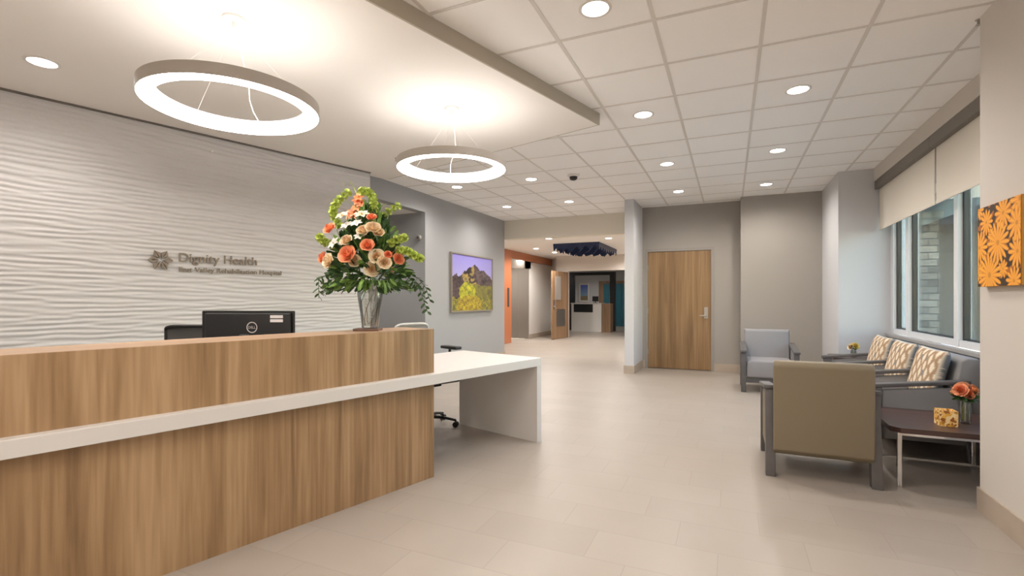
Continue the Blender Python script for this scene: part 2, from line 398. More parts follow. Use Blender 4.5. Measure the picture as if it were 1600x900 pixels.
# window_1
wd = sroot('window_1')
def wframe():
    g = nb()
    box(g, 1.90, 1.99, 3.86, 7.76, .84, .905); box(g, 1.90, 1.99, 3.86, 7.76, 2.36, 2.45)
    for (y0, y1) in ((7.66, 7.76), (7.08, 7.17), (5.72, 5.81), (4.36, 4.45)): box(g, 1.89, 1.99, y0, y1, .84, 2.45)
    return g
obj('window_frame', wframe(), M['alum'], wd)
g = nb()
for (y0, y1) in ((7.17, 7.66), (5.81, 7.08), (4.45, 5.72), (3.86, 4.36)):
    z0, z1 = .905, 2.36
    box(g, 1.925, 1.970, y1 - .03, y1, z0, z1); box(g, 1.93, 1.975, y0, y0 + .012, z0, z1); box(g, 1.93, 1.975, y0, y1, z0, z0 + .012); box(g, 1.93, 1.975, y0, y1, z1 - .02, z1)
obj('gasket', g, M['gasket'], wd)
for (y0, y1) in ((7.17, 7.66), (5.81, 7.08), (4.45, 5.72), (3.86, 4.36)):
    obj('glass_pane', box(nb(), 1.950, 1.956, y0 + .01, y1 - .02, .915, 2.35), M['glass'], wd)
obj('window_sill', box(nb(), 1.83, 1.90, 3.86, 7.748, .80, .838, .004), M['sill'], wd)
# roller shades
def shade(y0, y1, label):
    t = thing('roller_shade', label, 'window shade', (1.765, (y0 + y1) / 2, 2.18), 0, 'roller shades over the window')
    h = (y1 - y0) / 2
    obj('shade_cloth', box(nb(), -.0015, .0015, -h + .012, h - .012, 0, .56), M['shade'], t)
    obj('hem_bar', box(nb(), -.006, .006, -h + .012, h - .012, -.012, .018, .003), M['shade'], t)
    obj('cassette', box(nb(), -.052, .06, -h, h, .52, .628, .004), M['cass'], t)
    g = nb()
    for i in range(40): box(g, -.011, -.005, -h + .004, -h + .010, .5 - i * .0125, .508 - i * .0125)
    obj('bead_chain', g, M['trimwhite'], t)
    return t
shade(5.83, 7.74, 'beige roller shade half lowered over the far part of the window, above the sofa')
shade(3.88, 5.83, 'beige roller shade half lowered over the near part of the window, beside the beige wall')

# outside: porch
sbox('ground_outside', mat('outside_paving', (.5, .48, .45), .9, bump=.4, bscale=20), 2.1, 30, -6, 30, -.15, -.02)
sbox('porch_ceiling', mat('porch_soffit', (.24, .23, .21), .8), 2.1, 4.6, 8.4, 12.2, 2.62, 2.8)
sbox('wall_exterior', mat('exterior_stucco', (.11, .10, .085), .9, bump=.4, bscale=30), 2.1, 4.6, 11.2, 11.5, -.02, 2.62)
sp = tag(obj('stone_pillar', box(box(nb(), 2.60, 2.92, 9.5, 9.9, -.02, 2.5, .015), 2.56, 2.96, 9.46, 9.94, 2.5, 2.62, .01), M['stone']), 'stacked stone pillar standing outside the window', 'pillar')
lw = thing('low_wall', 'low white capped garden wall outside the near window pane', 'wall', (4.4, 8.2, -.02))
obj('wall_body', box(nb(), -1.9, 2.5, -.1, .1, 0, .60), mat('garden_wall_render', (.36, .35, .32), .9, bump=.3, bscale=20), lw)
obj('wall_cap', box(nb(), -1.95, 2.55, -.16, .16, .60, .70, .01), M['alum'], lw)
bl = thing('far_building', 'grey-green building with a pale roof beam seen through the near window pane', 'building', (7.5, 14.0, -.02))
obj('facade', box(nb(), -3, 6, 0, .3, 0, 3.3), mat('far_facade', (.12, .13, .12), .8, vary=.2, vscale=1), bl)
obj('roof_beam', box(nb(), -3.1, 6.1, -.25, .35, 3.3, 3.5, .01), M['alum'], bl)

# corridor beyond the header
sbox('ceiling_corridor', M['gyp'], -8.0, -1.5, 9.9, 16.8, 2.70, 2.76)
sbox('wall_lobby_left', M['wall_near'], -7.6, -7.45, 9.9, 14.6, 0, 2.7)  # unseen lobby wall added to keep sky light off the elevator
sbox('wall_corridor_near', M['wall_near'], -8.0, -4.65, 9.75, 9.9, 0, 2.7)
sbox('wall_corridor_right', M['wall_near'], -1.65, -1.5, 9.9, 15.65, 0, 2.7)
sbox('wall_corridor_left', M['trimwhite'], -6.05, -5.9, 14.6, 16.8, 0, 2.7)
sbox('wall_corridor_left_near', M['wall_near'], -6.05, -5.9, 9.9, 12.55, 0, 2.7)
g = nb(); box(g, -5.9, -5.35, 16.7, 16.8, 0, 2.7); box(g, -5.35, -4.92, 15.65, 15.75, 0, 2.7); box(g, -5.35, -5.25, 15.75, 16.75, 0, 2.7)
box(g, -4.92, -2.9, 15.65, 15.8, 2.2, 2.7); box(g, -2.9, -1.65, 15.65, 15.8, 0, 2.7)
struct('wall_corridor_end', g, M['wall_near'])
g = nb(); box(g, -8, -6.62, 14.6, 14.75, 0, 2.7); box(g, -6.62, -5.9, 14.6, 14.75, 2.25, 2.7); struct('wall_elevator', g, M['trimwhite'])
sbox('baseboard_corridor', M['base'], -5.9, -5.888, 14.6, 16.7, 0, .14)
po = thing('elevator_portal', 'orange portal of post and beam framing the elevator lobby', 'portal', (-5.9, 12.65, 0))
obj('post', box(nb(), .002, .06, -.10, .43, 0, 2.697, .004), M['orange'], po)
obj('beam', box(nb(), .002, .06, .43, 4.0, 2.47, 2.697, .004), M['orange'], po)
obj('call_panel', box(nb(), .06, .075, .15, .25, 1.05, 1.6, .003), M['dgrey'], po)
ev = thing('elevator_door', 'brushed stainless double elevator door beyond the orange portal', 'elevator', (-6.26, 14.6, 0))
obj('door_leaf', box(nb(), -.355, -.003, -.04, -.003, .01, 2.2), M['steel'], ev); obj('door_leaf', box(nb(), .003, .355, -.04, -.003, .01, 2.2), M['steel'], ev)
g = nb(); box(g, -.357, .357, -.05, -.003, 2.2, 2.25); obj('door_header', g, M['steel'], ev)
el = thing('emergency_light', 'small glowing wall light above the elevator door', 'light', (-6.22, 14.6, 2.47))
obj('lamp_body', box(nb(), -.09, .09, -.06, 0, .06, .16, .01), M['dgrey'], el); obj('lamp_lens', box(nb(), -.07, .07, -.07, -.01, 0, .05, .01), M['lens'], el)
# open corridor door
od = sroot('door_2'); od.location = (-4.93, 15.62, 0); od.rotation_euler = (0, 0, math.atan2(-1.12, -.17))
obj('door_leaf', box(nb(), 0, 1.12, -.022, .022, .01, 2.16), M['cwood'], od)
obj('vision_panel', box(nb(), .55, .92, .022, .03, 1.25, 2.0), M['framegrey'], od)
obj('kick_plate', box(nb(), .25, .85, .022, .027, .40, .95), M['nickel'], od)
g = nb(); tube(g, [(1.03, .022, 1.05), (1.03, .07, 1.05), (.92, .07, 1.05)], .012); box(g, .99, 1.07, .022, .03, .95, 1.25); obj('lever_handle', g, M['chrome'], od)
# hanging blue wavy ceiling feature
cf = thing('ceiling_feature', 'dark blue hanging ceiling feature with scalloped lower edges in the corridor', 'ceiling feature', (-3.6, 13.05, 2.70))
def fin(x0, y0, x1, y1, seed, n=60):
    f = wave_noise((7, 0), 8, int(seed * 10)); g = nb(); L = math.hypot(x1 - x0, y1 - y0); tx, ty = (x1 - x0) / L, (y1 - y0) / L; nx_, ny_ = -ty * .008, tx * .008
    prev = None
    for i in range(n + 1):
        s = i / n * L; dz = -(.10 + .10 * (1 - abs(math.sin(s * PI / .24 + seed))) ** .8 + .025 * float(f(s, 0)))
        p = Vector((x0 + tx * s, y0 + ty * s, 0))
        r = [g.verts.new((p.x + nx_, p.y + ny_, 0)), g.verts.new((p.x - nx_, p.y - ny_, 0)), g.verts.new((p.x - nx_, p.y - ny_, dz)), g.verts.new((p.x + nx_, p.y + ny_, dz))]
        if prev:
            for k in range(4): g.faces.new((prev[k], prev[(k + 1) % 4], r[(k + 1) % 4], r[k]))
        else: g.faces.new(r)
        prev = r
    g.faces.new(prev[::-1]); return g
obj('top_panel', box(nb(), -.58, .62, -1.05, 1.05, -.05, 0), M['blue'], cf)
for i, y in enumerate([-1.04 + .297 * k for k in range(8)]): obj('scalloped_fin', fin(-.57, y, .6, y, i * 1.7), M['blue'], cf)
obj('scalloped_fin', fin(.61, -1.04, .61, 1.04, 5.1), M['blue'], cf); obj('scalloped_fin', fin(-.57, -1.04, -.57, 1.04, 2.2), M['blue'], cf)

# second room
sbox('ceiling_far', M['gyp'], -9.0, -1.5, 16.8, 25, 2.6, 2.66)
sbox('wall_far_near', M['wall_stub'], -8.2, -5.35, 16.8, 16.9, 0, 2.7)  # unseen wall added to close a gap where sky light leaked in
sbox('wall_far', M['wall_stub'], -9.0, -1.5, 23.0, 23.2, 0, 2.6)
sbox('wall_far_left', M['trimwhite'], -8.2, -8.0, 16.8, 23, 0, 2.6)
sbox('wall_far_right', M['wall_stub'], -1.65, -1.5, 15.8, 23, 0, 2.6)
nc = thing('nurse_counter', 'white nurse station counter with a black panel for its shaded recess in the far room', 'counter', (-5.1, 18.6, 0))
obj('counter_body', box(nb(), -.62, .58, 0, .55, 0, 1.08, .005), M['trimwhite'], nc)
obj('counter_top', box(nb(), -.64, .60, -.02, .6, 1.08, 1.12, .004), M['white'], nc)
obj('recess_shade_panel', box(nb(), -.52, .24, -.012, 0, .76, 1.07), M['black'], nc)  # black panel stands in for the shade inside a counter cutout
obj('side_panel', box(nb(), .60, .92, 0, .55, 0, 1.10, .004), M['cwood'], nc)
nf = thing('station_portal', 'black square portal frame around the far nurse station', 'portal', (-5.1, 19.4, 0))
obj('post', box(nb(), -.95, -.79, 0, .3, 0, 2.36), M['black'], nf); obj('post', box(nb(), .72, .90, 0, .3, 0, 2.36), M['black'], nf)
obj('lintel', box(nb(), -.79, .72, 0, .3, 2.24, 2.36), M['black'], nf)
mo = thing('computer_monitor', 'small black monitor on the far white counter', 'monitor', (-4.82, 18.85, 1.12))
obj('stand', box(nb(), -.08, .08, -.06, .06, 0, .02), M['black'], mo); obj('screen', box(nb(), -.12, .12, -.015, .015, .06, .26, .004), M['black'], mo); obj('neck', box(nb(), -.015, .015, -.01, .01, .02, .08), M['black'], mo)
pf = thing('framed_picture', 'white framed blue sky picture on the far wall', 'picture', (-6.42, 22.975, 1.15))
obj('picture_frame', box(nb(), -.26, .26, -.02, .02, -.02, .88, .003), M['trimwhite'], pf)
obj('picture_print', grid_panel(20, 40, lambda U, V: np.stack([-.18 + .36 * U, np.full(U.shape, -.024), .06 + .74 * V], -1),
    lambda U, V: np.where(V[..., None] > .3, np.stack([.08 + .2 * (1 - V), .12 + .35 * (1 - V), .5 + 0 * V], -1), np.stack([.25 + 0 * V, .2 + 0 * V, .12 + 0 * V], -1))), attr_mat('blue_print', .5), pf)
fd = thing('far_doorway', 'brown framed doorway with teal glass at the far wall', 'doorway', (-5.2, 22.97, 0))
obj('door_jamb', box(nb(), -.50, -.28, -.04, .02, 0, 2.1), M['cwood'], fd); obj('door_head', box(nb(), -.5, 1.2, -.045, .02, 2.0, 2.12), M['cwood'], fd)
for x in (-.26, .02, .30, .58, .86): obj('teal_panel', box(nb(), x, x + .25, -.02, .02, 0, 2.0), mat('teal_glass', (.03, .16, .22), .3), fd)

# ================================================================== LIGHT FITTINGS
def downlight_proto():
    t = thing('downlight', 'x', 'ceiling light')
    g = nb(); lathe(g, [(.096, 0), (.096, -.004), (.090, -.007), (.078, -.006), (.074, 0)], 36, closed=True); obj('trim_ring', g, M['trimwhite'], t, True)
    g = nb(); lathe(g, [(0, -.003), (.070, -.003), (.074, -.001), (.074, .004), (0, .004)], 36); obj('lens', g, M['lens'], t)
    ld = bpy.data.lights.new('downlight_lamp', 'SPOT'); ld.energy = SPOT_W; ld.color = LAMP; ld.spot_size = R(168); ld.spot_blend = .75; ld.shadow_soft_size = .07
    l = bpy.data.objects.new('lamp', ld); COL.objects.link(l); l.parent = t; l.location = (0, 0, -.03)
    return t
dl = downlight_proto()
spots = [
 ((930, 13), H, 'round recessed downlight nearest the camera, cut close to the top of the photo'),
 ((1005, 179), H, 'round recessed downlight just right of the soffit corner'),
 ((1042, 256), H, 'round recessed downlight next beyond the one at the soffit corner'),
 ((1060, 299), H, 'small round downlight nearest the wooden door'),
 ((1247, 140), H, 'round recessed downlight nearest the window, first of the right row'),
 ((1215, 235), H, 'round recessed downlight, middle one of the right row towards the seating'),
 ((1197, 288), H, 'small round downlight, farthest of the right row near the back wall'),
 ((830, 280), H, 'small round downlight just right of the farther ring lamp'),
 ((714, 292), H, 'small round downlight directly below the farther ring lamp in the photo, near the left wall'),
 ((792, 323), H, 'small round downlight near the end of the left wall by the corridor'),
 ((889, 315), H, 'small round downlight in front of the corridor header'),
]
first = True
for (px, z, lab) in spots:
    p = at_h(px[0], px[1], z)
    if first: dl.location = p; dl['label'] = lab; dl['group'] = 'recessed downlights'; first = False
    else: dup(dl, p, 0, lab, 'recessed downlights')
p = at_h(66, 97, HS); dup(dl, p, 0, 'round recessed downlight in the plain soffit near the relief wall, left of the ring lamps', 'recessed downlights')
soff = bpy.data.lights['downlight_lamp'].copy(); soff.name = 'soffit_lamp'; soff.energy = SPOT_W * .5
for o_ in list(COL.objects):
    if o_.type == 'LIGHT' and o_.parent and 'soffit near the relief' in o_.parent.get('label', ''): o_.data = soff
# unseen downlights added behind the camera to raise ambient and ceiling light
for (x, y) in ((.6, .6), (-.9, .4), (.6, -.9), (-.9, -1.2), (.6, -2.4), (-.6, -3.2), (-2.3, -1.8), (-2.3, -3.2), (-4.2, -3.4)):
    dup(dl, (x, y, H), 0, 'unseen downlight added in the tiled ceiling behind the viewpoint to brighten the room', 'added downlights behind the viewpoint')
for (a, b) in ((-3.4, 1.85), (-4.9, .6), (-5.2, 1.85)):
    q = D(a, b); o_ = dup(dl, (q.x, q.y, HS), 0, 'unseen downlight added in the soffit behind the viewpoint to brighten the room', 'added soffit downlights behind the viewpoint')
    for c_ in o_.children:
        if c_.type == 'LIGHT': c_.data = soff
dup(dl, (-5.6, 5.6, 2.68), 0, 'unseen downlight added to light the alcove beside the left wall')  # no lamp visible here; added to light the alcove
hall = bpy.data.lights['downlight_lamp'].copy(); hall.name = 'corridor_lamp'; hall.energy = SPOT_W * 2.3  # extra downlights added beyond the header to brighten corridor and elevator lobby
far = hall.copy(); far.name = 'far_room_lamp'; far.energy = SPOT_W * .9
for (x, y, z, lab) in ((-3.9, 10.9, 2.7, 'recessed downlight in the corridor ceiling just behind the header'), (-5.0, 12.9, 2.7, 'recessed downlight in front of the orange elevator beam'), (-6.9, 12.6, 2.7, 'downlight added inside the elevator lobby to brighten it'),
    (-2.6, 11.4, 2.7, 'downlight added to brighten the corridor, hidden behind the wall stub'), (-4.9, 14.2, 2.7, 'downlight added before the open corridor door to brighten the wall'), (-2.6, 14.9, 2.7, 'downlight added near the end of the corridor to brighten it, right of the blue feature'),
    (-3.4, 17.4, 2.6, 'recessed downlight in the far room before the counter'), (-5.4, 21.3, 2.6, 'recessed downlight behind the far counter'), (-6.6, 18.6, 2.6, 'recessed downlight at the left of the far room')):
    o_ = dup(dl, (x, y, z), 0, lab, 'downlights beyond the header')
    for c_ in o_.children:
        if c_.type == 'LIGHT': c_.data = hall if z > 2.65 else far

def ring_lamp(a, b, lab):
    q = D(a, b); z0 = CAM_H + 1.08; top = HS - z0
    t = thing('ring_pendant', lab, 'ceiling light', (q.x, q.y, z0), TH, 'ring pendants over the reception desk')
    Ro, Ri, h = .452, .372, .062
    g = nb(); lathe(g, [(Ro, 0), (Ro, h), (Ro - .004, h), (Ro - .004, 0)], 96, closed=True); lathe(g, [(Ri + .004, h - .004), (Ri + .004, h), (Ro - .02, h), (Ro - .02, h - .004)], 96, closed=True)
    obj('housing', g, mat('ring_housing_paint', (.42, .38, .34), .5), t, True)
    g = nb(); lathe(g, [(Ro - .004, .001), (Ro - .012, -.003), (Ri + .006, -.003), (Ri, .004), (Ri, h - .004), (Ri + .004, h - .004), (Ro - .02, h - .006)], 96)
    obj('diffuser', g, M['ring'], t, True)
    g = nb(); lathe(g, [(Ro - .10 + .02, h + .0005), (Ro - .10 + .02, h + .004), (Ro - .022, h + .004), (Ro - .022, h + .0005)], 96, closed=True); obj('uplight', g, UP, t, True)
    g = nb(); lathe(g, [(0, top), (.062, top), (.062, top - .012), (.055, top - .02), (0, top - .02)], 32); lathe(g, [(0, top - .02), (.010, top - .02), (.010, top - .05), (0, top - .05)], 12)
    obj('canopy', g, M['trimwhite'], t, True)
    for k in range(3):
        an = k * 2 * PI / 3 + .5; obj('suspension_wire', tube(nb(), [(0, 0, top - .05), (math.cos(an) * .41, math.sin(an) * .41, h)], .0008, 5), M['trimwhite'], t)
    pts = [(-.0, 0, top - .03), (.02, .05, top - .2), (.02, .12, top - .33), (-.03, .22, .14), (-.05, .30, .10), (-.06, .40, h)]
    pts2 = []
    for i in range(len(pts) - 1):
        for k in range(5):
            tt = k / 5; s = tt * tt * (3 - 2 * tt); pts2.append(Vector(pts[i]).lerp(Vector(pts[i + 1]), s * .4 + tt * .6))
    pts2.append(Vector(pts[-1])); obj('power_cord', tube(nb(), pts2, .003, 6), M['trimwhite'], t, True)
UP = emitter('ring_uplight', (1, .93, .88), 1.6)
ring_lamp(-1.22, .308, 'large glowing ring pendant, the nearer one over the long wooden counter')
ring_lamp(.477, .323, 'smaller looking glowing ring pendant, the farther one above the flowers side')

# smoke detector and sprinklers
p = at_h(896, 273, H)
t = thing('ceiling_sensor', 'white ceiling sensor with a black eye between the downlights', 'sensor', p)
g = nb(); lathe(g, [(0, 0), (.085, 0), (.085, -.015), (.06, -.03), (0, -.03)], 28); obj('housing', g, M['trimwhite'], t, True)
g = nb(); lathe(g, [(0, -.03), (.055, -.03), (.05, -.06), (.03, -.075), (0, -.078)], 24); obj('sensor_eye', g, M['black'], t, True)
def sprinkler(p, lab):
    t = thing('sprinkler_head', lab, 'sprinkler', p)
    g = nb(); lathe(g, [(0, 0), (.018, 0), (.016, -.004), (.008, -.006), (.007, -.03), (0, -.03)], 18); obj('body', g, M['nickel'], t, True)
    g = nb(); lathe(g, [(0, -.03), (.014, -.03), (.014, -.033), (0, -.033)], 14); obj('deflector', g, M['nickel'], t)
sprinkler(at_h(619, 247, HS), 'small sprinkler head in the soffit left of the farther ring lamp')
sprinkler(at_h(1529, 31, H), 'small sprinkler head at the top right by the beige wall')

# ================================================================== RECEPTION DESK
dk = thing('reception_desk', 'long wooden reception desk with a white band and white table extension', 'desk', C0, DROT)
obj('lower_front_panel', box(nb(), -4.4, 0, 0, .035, 0, .677), M['wood'], dk)
obj('upper_front_panel', box(nb(), -4.4, 0, 0, .035, .75, 1.064), M['wood'], dk)
obj('countertop', box(nb(), -4.4, -.035, .035, .36, 1.030, 1.064), wood('counter_top_laminate', (.36, .23, .14), (.44, .29, .185), (.52, .36, .24), sx=7, sz=.5, axis='X'), dk)
obj('counter_gable', box(nb(), -.035, 0, .035, .36, .75, 1.064), M['wood'], dk)
obj('base_gable', box(nb(), -.035, 0, .035, .36, 0, .677), M['wood'], dk)
obj('work_surface', box(nb(), -4.4, 1.21, -.062, .93, .677, .75, .003), M['white'], dk)
obj('end_panel', box(nb(), 1.15, 1.21, -.062, .93, 0, .677), M['white'], dk)
obj('rear_leg_panel', box(nb(), -4.4, -4.34, .04, .93, 0, .677), M['white'], dk)

# monitor
q = D(-.985, .70, .75)
mt = thing('computer_monitor', 'black widescreen monitor seen from behind over the reception counter', 'monitor', q, TH + R(-3))
W, T, Bt = .31, .452, .105
g = nb(); box(g, -W, W, -.012, .012, Bt, T, .006); obj('bezel', g, M['black'], mt)
g = nb(); box(g, -W + .03, W - .012, -.034, -.010, Bt + .012, T - .012, .014, 3); obj('back_shell', g, mat('black_satin_shell', (.007, .007, .0075), .5, bump=.05, bscale=300), mt, True)
g = nb(); box(g, -.03, .03, -.060, -.034, .01, .30, .006); obj('stand_neck', g, M['dgrey'], mt)
obj('stand_base', box(nb(), -.13, .13, -.13, .09, 0, .012, .004), M['dgrey'], mt)
cx, cz = .045, .345
g = nb(); t_ = bmesh.new(); lathe(t_, [(.036, -.0365), (.036, -.034), (.030, -.034), (.030, -.0365)], 40, closed=True)
bmesh.ops.transform(t_, matrix=Matrix.Translation((cx, 0, cz)) @ Matrix.Rotation(-PI / 2, 4, 'X') @ Matrix.Scale(-1, 4, (0, 0, 1)) if False else Matrix.Translation((cx, -.072 + .001, cz)) @ Matrix.Rotation(PI / 2, 4, 'X') @ Matrix.Translation((0, 0, 0)), verts=t_.verts)
merge(g, t_); lg = obj('logo_ring', g, M['chrome'], mt)
me = fit_text('DELL', .048, .016, .0015)
lo = obj('logo_lettering', me, M['chrome'], mt, loc=(cx - .024, -.0355, cz - .008))
for z in (.405, .379): obj('white_sticker', box(nb(), .165, .25, -.0355, -.0338, z, z + .019), mat('sticker_paper', (.72, .70, .70), .7), mt)

# task chairs
def task_chair(lab, loc, rz, backm, seat_z, back_top, arm_z, dr=.075):
    t = thing('task_chair', lab, 'chair', loc, rz)
    g = nb()
    lathe(g, [(0, .06), (.04, .06), (.045, .11), (.03, .12), (0, .12)], 20)
    for k in range(5):
        an = k * 2 * PI / 5 + .35; tube(g, [(math.cos(an) * .02, math.sin(an) * .02, .10), (math.cos(an) * .17, math.sin(an) * .17, .095), (math.cos(an) * .30, math.sin(an) * .30, .07)], .020, 8, .012)
    obj('star_base', g, M['black'], t, True)
    for k in range(5):
        an = k * 2 * PI / 5 + .35; c = Vector((math.cos(an) * .30, math.sin(an) * .30, .028)); d_ = Vector((-math.sin(an), math.cos(an), 0))
        g = nb(); tube(g, [c - d_ * .026, c - d_ * .006], .028, 14); tube(g, [c + d_ * .006, c + d_ * .026], .028, 14); tube(g, [c + Vector((0, 0, .01)), c + Vector((0, 0, .05))], .007, 8); obj('caster', g, M['black'], t)
    obj('gas_column', tube(nb(), [(0, 0, .11), (0, 0, seat_z - .08)], .025, 14), M['dgrey'], t, True)
    g = nb(); box(g, -.12, .12, -.10, .14, seat_z - .10, seat_z - .055, .012); obj('mechanism', g, M['black'], t)
    g = nb(); box(g, -.25, .25, -.25, .24, seat_z - .055, seat_z + .02, .03, 4); obj('seat', g, M['sgrey'], t, True)
    # back frame, slightly curved
    zt, zb = back_top, seat_z + .12
    fr = []
    for i in range(25):
        an = i / 24 * PI
        fr.append((.205 * (abs(math.cos(an)) ** .35) * (1 if math.cos(an) >= 0 else -1), .27 - .02 * math.sin(an), zt - dr + dr * max(0, math.sin(an)) ** .7))
    fr = [(.19, .24, zb)] + fr + [(-.19, .24, zb), (0, .235, zb - .02), (.19, .24, zb)]
    bf = obj('back_frame', tube(nb(), fr, .013, 8), backm[0], t, True)
    g = nb(); n = 12; rows = []
    for j in range(n + 1):
        z = zb + (zt - .008 - zb) * j / n
        w_ = .19 + .012 * j / n
        if z > zt - dr: w_ = .202 * math.sqrt(max(.02, 1 - ((z - zt + dr) / (dr + .005)) ** 4))
        rows.append([(w_ * (i / n * 2 - 1), .245 + .018 * j / n + .03 * (1 - (i / n * 2 - 1) ** 2) * .6, z) for i in range(n + 1)])
    vs = [[g.verts.new(p) for p in r] for r in rows]
    for j in range(n):
        for i in range(n): g.faces.new((vs[j][i], vs[j][i + 1], vs[j + 1][i + 1], vs[j + 1][i]))
    bmesh.ops.solidify(g, geom=list(g.faces), thickness=.006)
    obj('backrest', g, backm[1], t, True)
    obj('back_spine', tube(nb(), [(0, .12, seat_z - .07), (0, .27, seat_z - .04), (0, .30, seat_z + .12), (0, .275, seat_z + .30)], .022, 8), M['black'], t, True)
    for s in (-1, 1):
        a_ = obj('arm_post', tube(nb(), [(s * .16, 0, seat_z - .07), (s * .30, .0, seat_z - .05), (s * .31, .02, seat_z + .05), (s * .31, .02, arm_z - .02)], .015, 8), M['black'], t, True)
        obj('arm_pad', box(nb(), s * .31 - .045, s * .31 + .045, -.13, .13, arm_z - .02, arm_z + .012, .012, 3), M['black'], a_, True)
    return t
q = Vector((-2.37 * math.cos(TH) - 3.44 * math.sin(TH), -2.37 * math.sin(TH) + 3.44 * math.cos(TH), 0)); task_chair('black mesh back task chair partly hidden behind the monitor', q, TH + .1, (M['black'], M['mesh']), .47, 1.075, .70, .03)
X_, Z_ = -.86, 4.93
q = Vector((X_ * math.cos(TH) - Z_ * math.sin(TH), X_ * math.sin(TH) + Z_ * math.cos(TH), 0))
task_chair('grey seated task chair with black armrests behind the white table end', q, TH + R(45), (M['pmesh'], M['pmesh']), .50, 1.02, .775)

# wall sign
def wall_pt(px):  # a coordinate on relief wall for pixel column
    k = (px - 800) / FPX; return (-.562 - 2.66 * .767 + 0 - k * (3.527 + 2.66 * .642)) / (k * .767 - .642)
sg = thing('wall_sign', 'brushed metal star emblem and lettering on the white relief wall', 'sign', D(-.97, 2.648, 1.535), DROT)
g = nb()
def hexstar(g):
    for k in range(6):
        an = PI / 6 + k * PI / 3 + PI / 6
        d_ = Vector((math.cos(an), 0, math.sin(an))); s_ = Vector((-math.sin(an), 0, math.cos(an)))
        for sd in (-1, 1):
            pts = [d_ * .018, d_ * .060 + s_ * .030 * sd, d_ * .098, d_ * .060 + s_ * .006 * sd]
            lo = [g.verts.new(p + Vector((0, -.004, 0))) for p in pts]; hi = [g.verts.new(p + Vector((0, -.018, 0))) for p in pts]
            g.faces.new(lo[::-1] if sd > 0 else lo); g.faces.new(hi if sd > 0 else hi[::-1])
            for i in range(4): g.faces.new((lo[i], lo[(i + 1) % 4], hi[(i + 1) % 4], hi[i]))
hexstar(g); obj('star_emblem', g, M['bronze'], sg, loc=(0, 0, .10))
# sign lies in the local x/z plane; the room is on the local -y side
def words(name, me, loc, gap):
    """one part per word"""
    g = nb(); g.from_mesh(me); todo = set(g.faces); isl = []
    while todo:
        st = [todo.pop()]; cur = [st[0]]
        while st:
            f = st.pop()
            for v in f.verts:
                for f2 in v.link_faces:
                    if f2 in todo: todo.remove(f2); st.append(f2); cur.append(f2)
        xs = [v.co.x for f in cur for v in f.verts]; isl.append((min(xs), max(xs), cur))
    isl.sort(key=lambda t: t[0]); groups = []; end = -9
    for x0, x1, fs in isl:
        if x0 > end + gap: groups.append([])
        groups[-1] += fs; end = max(end, x1)
    for fs in groups:
        n = nb(); mp_ = {}
        for f in fs:
            for v in f.verts:
                if v not in mp_: mp_[v] = n.verts.new(v.co)
            try: n.faces.new([mp_[v] for v in f.verts])
            except ValueError: pass
        obj(name, n, M['bronze'], sg, loc=loc)
    g.free()
words('large_lettering', fit_text('Dignity Health', .70, .082, .006, .006), (.145, -.008, .095), .020)
words('small_lettering', fit_text('East Valley Rehabilitation Hospital', .955, .043, .005, .008), (.145, -.008, .003), .0075)

# ================================================================== FLOWERS
def petal(g, base, direc, normal, L, W, curl, n=4):
    d_ = direc.normalized(); nn = (normal - d_ * normal.dot(d_)).normalized(); s_ = d_.cross(nn); rows = []
    for i in range(n + 1):
        t = i / n; w_ = W * math.sin(PI * (.12 + .80 * t)) ** .8
        c = base + d_ * (L * t) * (1 - .25 * abs(curl) * t) + nn * (curl * L * t * t)
        rows.append([g.verts.new(c + s_ * w_ * k + nn * (.25 * W * k * k)) for k in (-1, 0, 1)])
    for a, b in zip(rows, rows[1:]):
        for k in range(2): g.faces.new((a[k], a[k + 1], b[k + 1], b[k]))
def rose_bm(r, rnd):
    """cabbage rose: cupped petals wrapped in rings round a tight heart"""
    g = nb()
    for rad, n, flare, hgt, ph0 in ((.14, 3, -.05, .80, 0), (.34, 3, .0, .86, .5), (.56, 4, .15, .80, 1.1), (.78, 5, .45, .58, .2), (.95, 5, .75, .30, .8)):
        for k in range(n):
            an0 = ph0 + k * 2 * PI / n + rnd.uniform(-.12, .12); span = 2.5 * PI / n if n > 3 else 2.4; rows = []
            for j in range(5):
                t = j / 4; row = []
                for i in range(-3, 4):
                    an = an0 + span / 2 * i / 3; e = 1 - .55 * (abs(i) / 3) ** 2.5 * t
                    rr = r * rad * (.35 + .65 * math.sin(min(1, t * 1.15) * PI / 2)) + r * flare * t ** 3 * .5 + .015 * r * i
                    z = r * (-.45 + (hgt + .35) * t * e) 
                    row.append(g.verts.new((math.cos(an) * rr, math.sin(an) * rr, z)))
                rows.append(row)
            for a, b in zip(rows, rows[1:]):
                for i in range(6): g.faces.new((a[i], a[i + 1], b[i + 1], b[i]))
    return g
def lily_bm(r, rnd, n=6):
    g = nb()
    for k in range(n):
        an = k * 2 * PI / n; o_ = Vector((math.cos(an), math.sin(an), .55)); petal(g, Vector((0, 0, 0)), o_, Vector((0, 0, 1)), r, .30 * r, -.35, 5)
    lathe(g, [(0, 0), (.1 * r, 0), (.06 * r, .5 * r), (0, .5 * r)], 6); return g
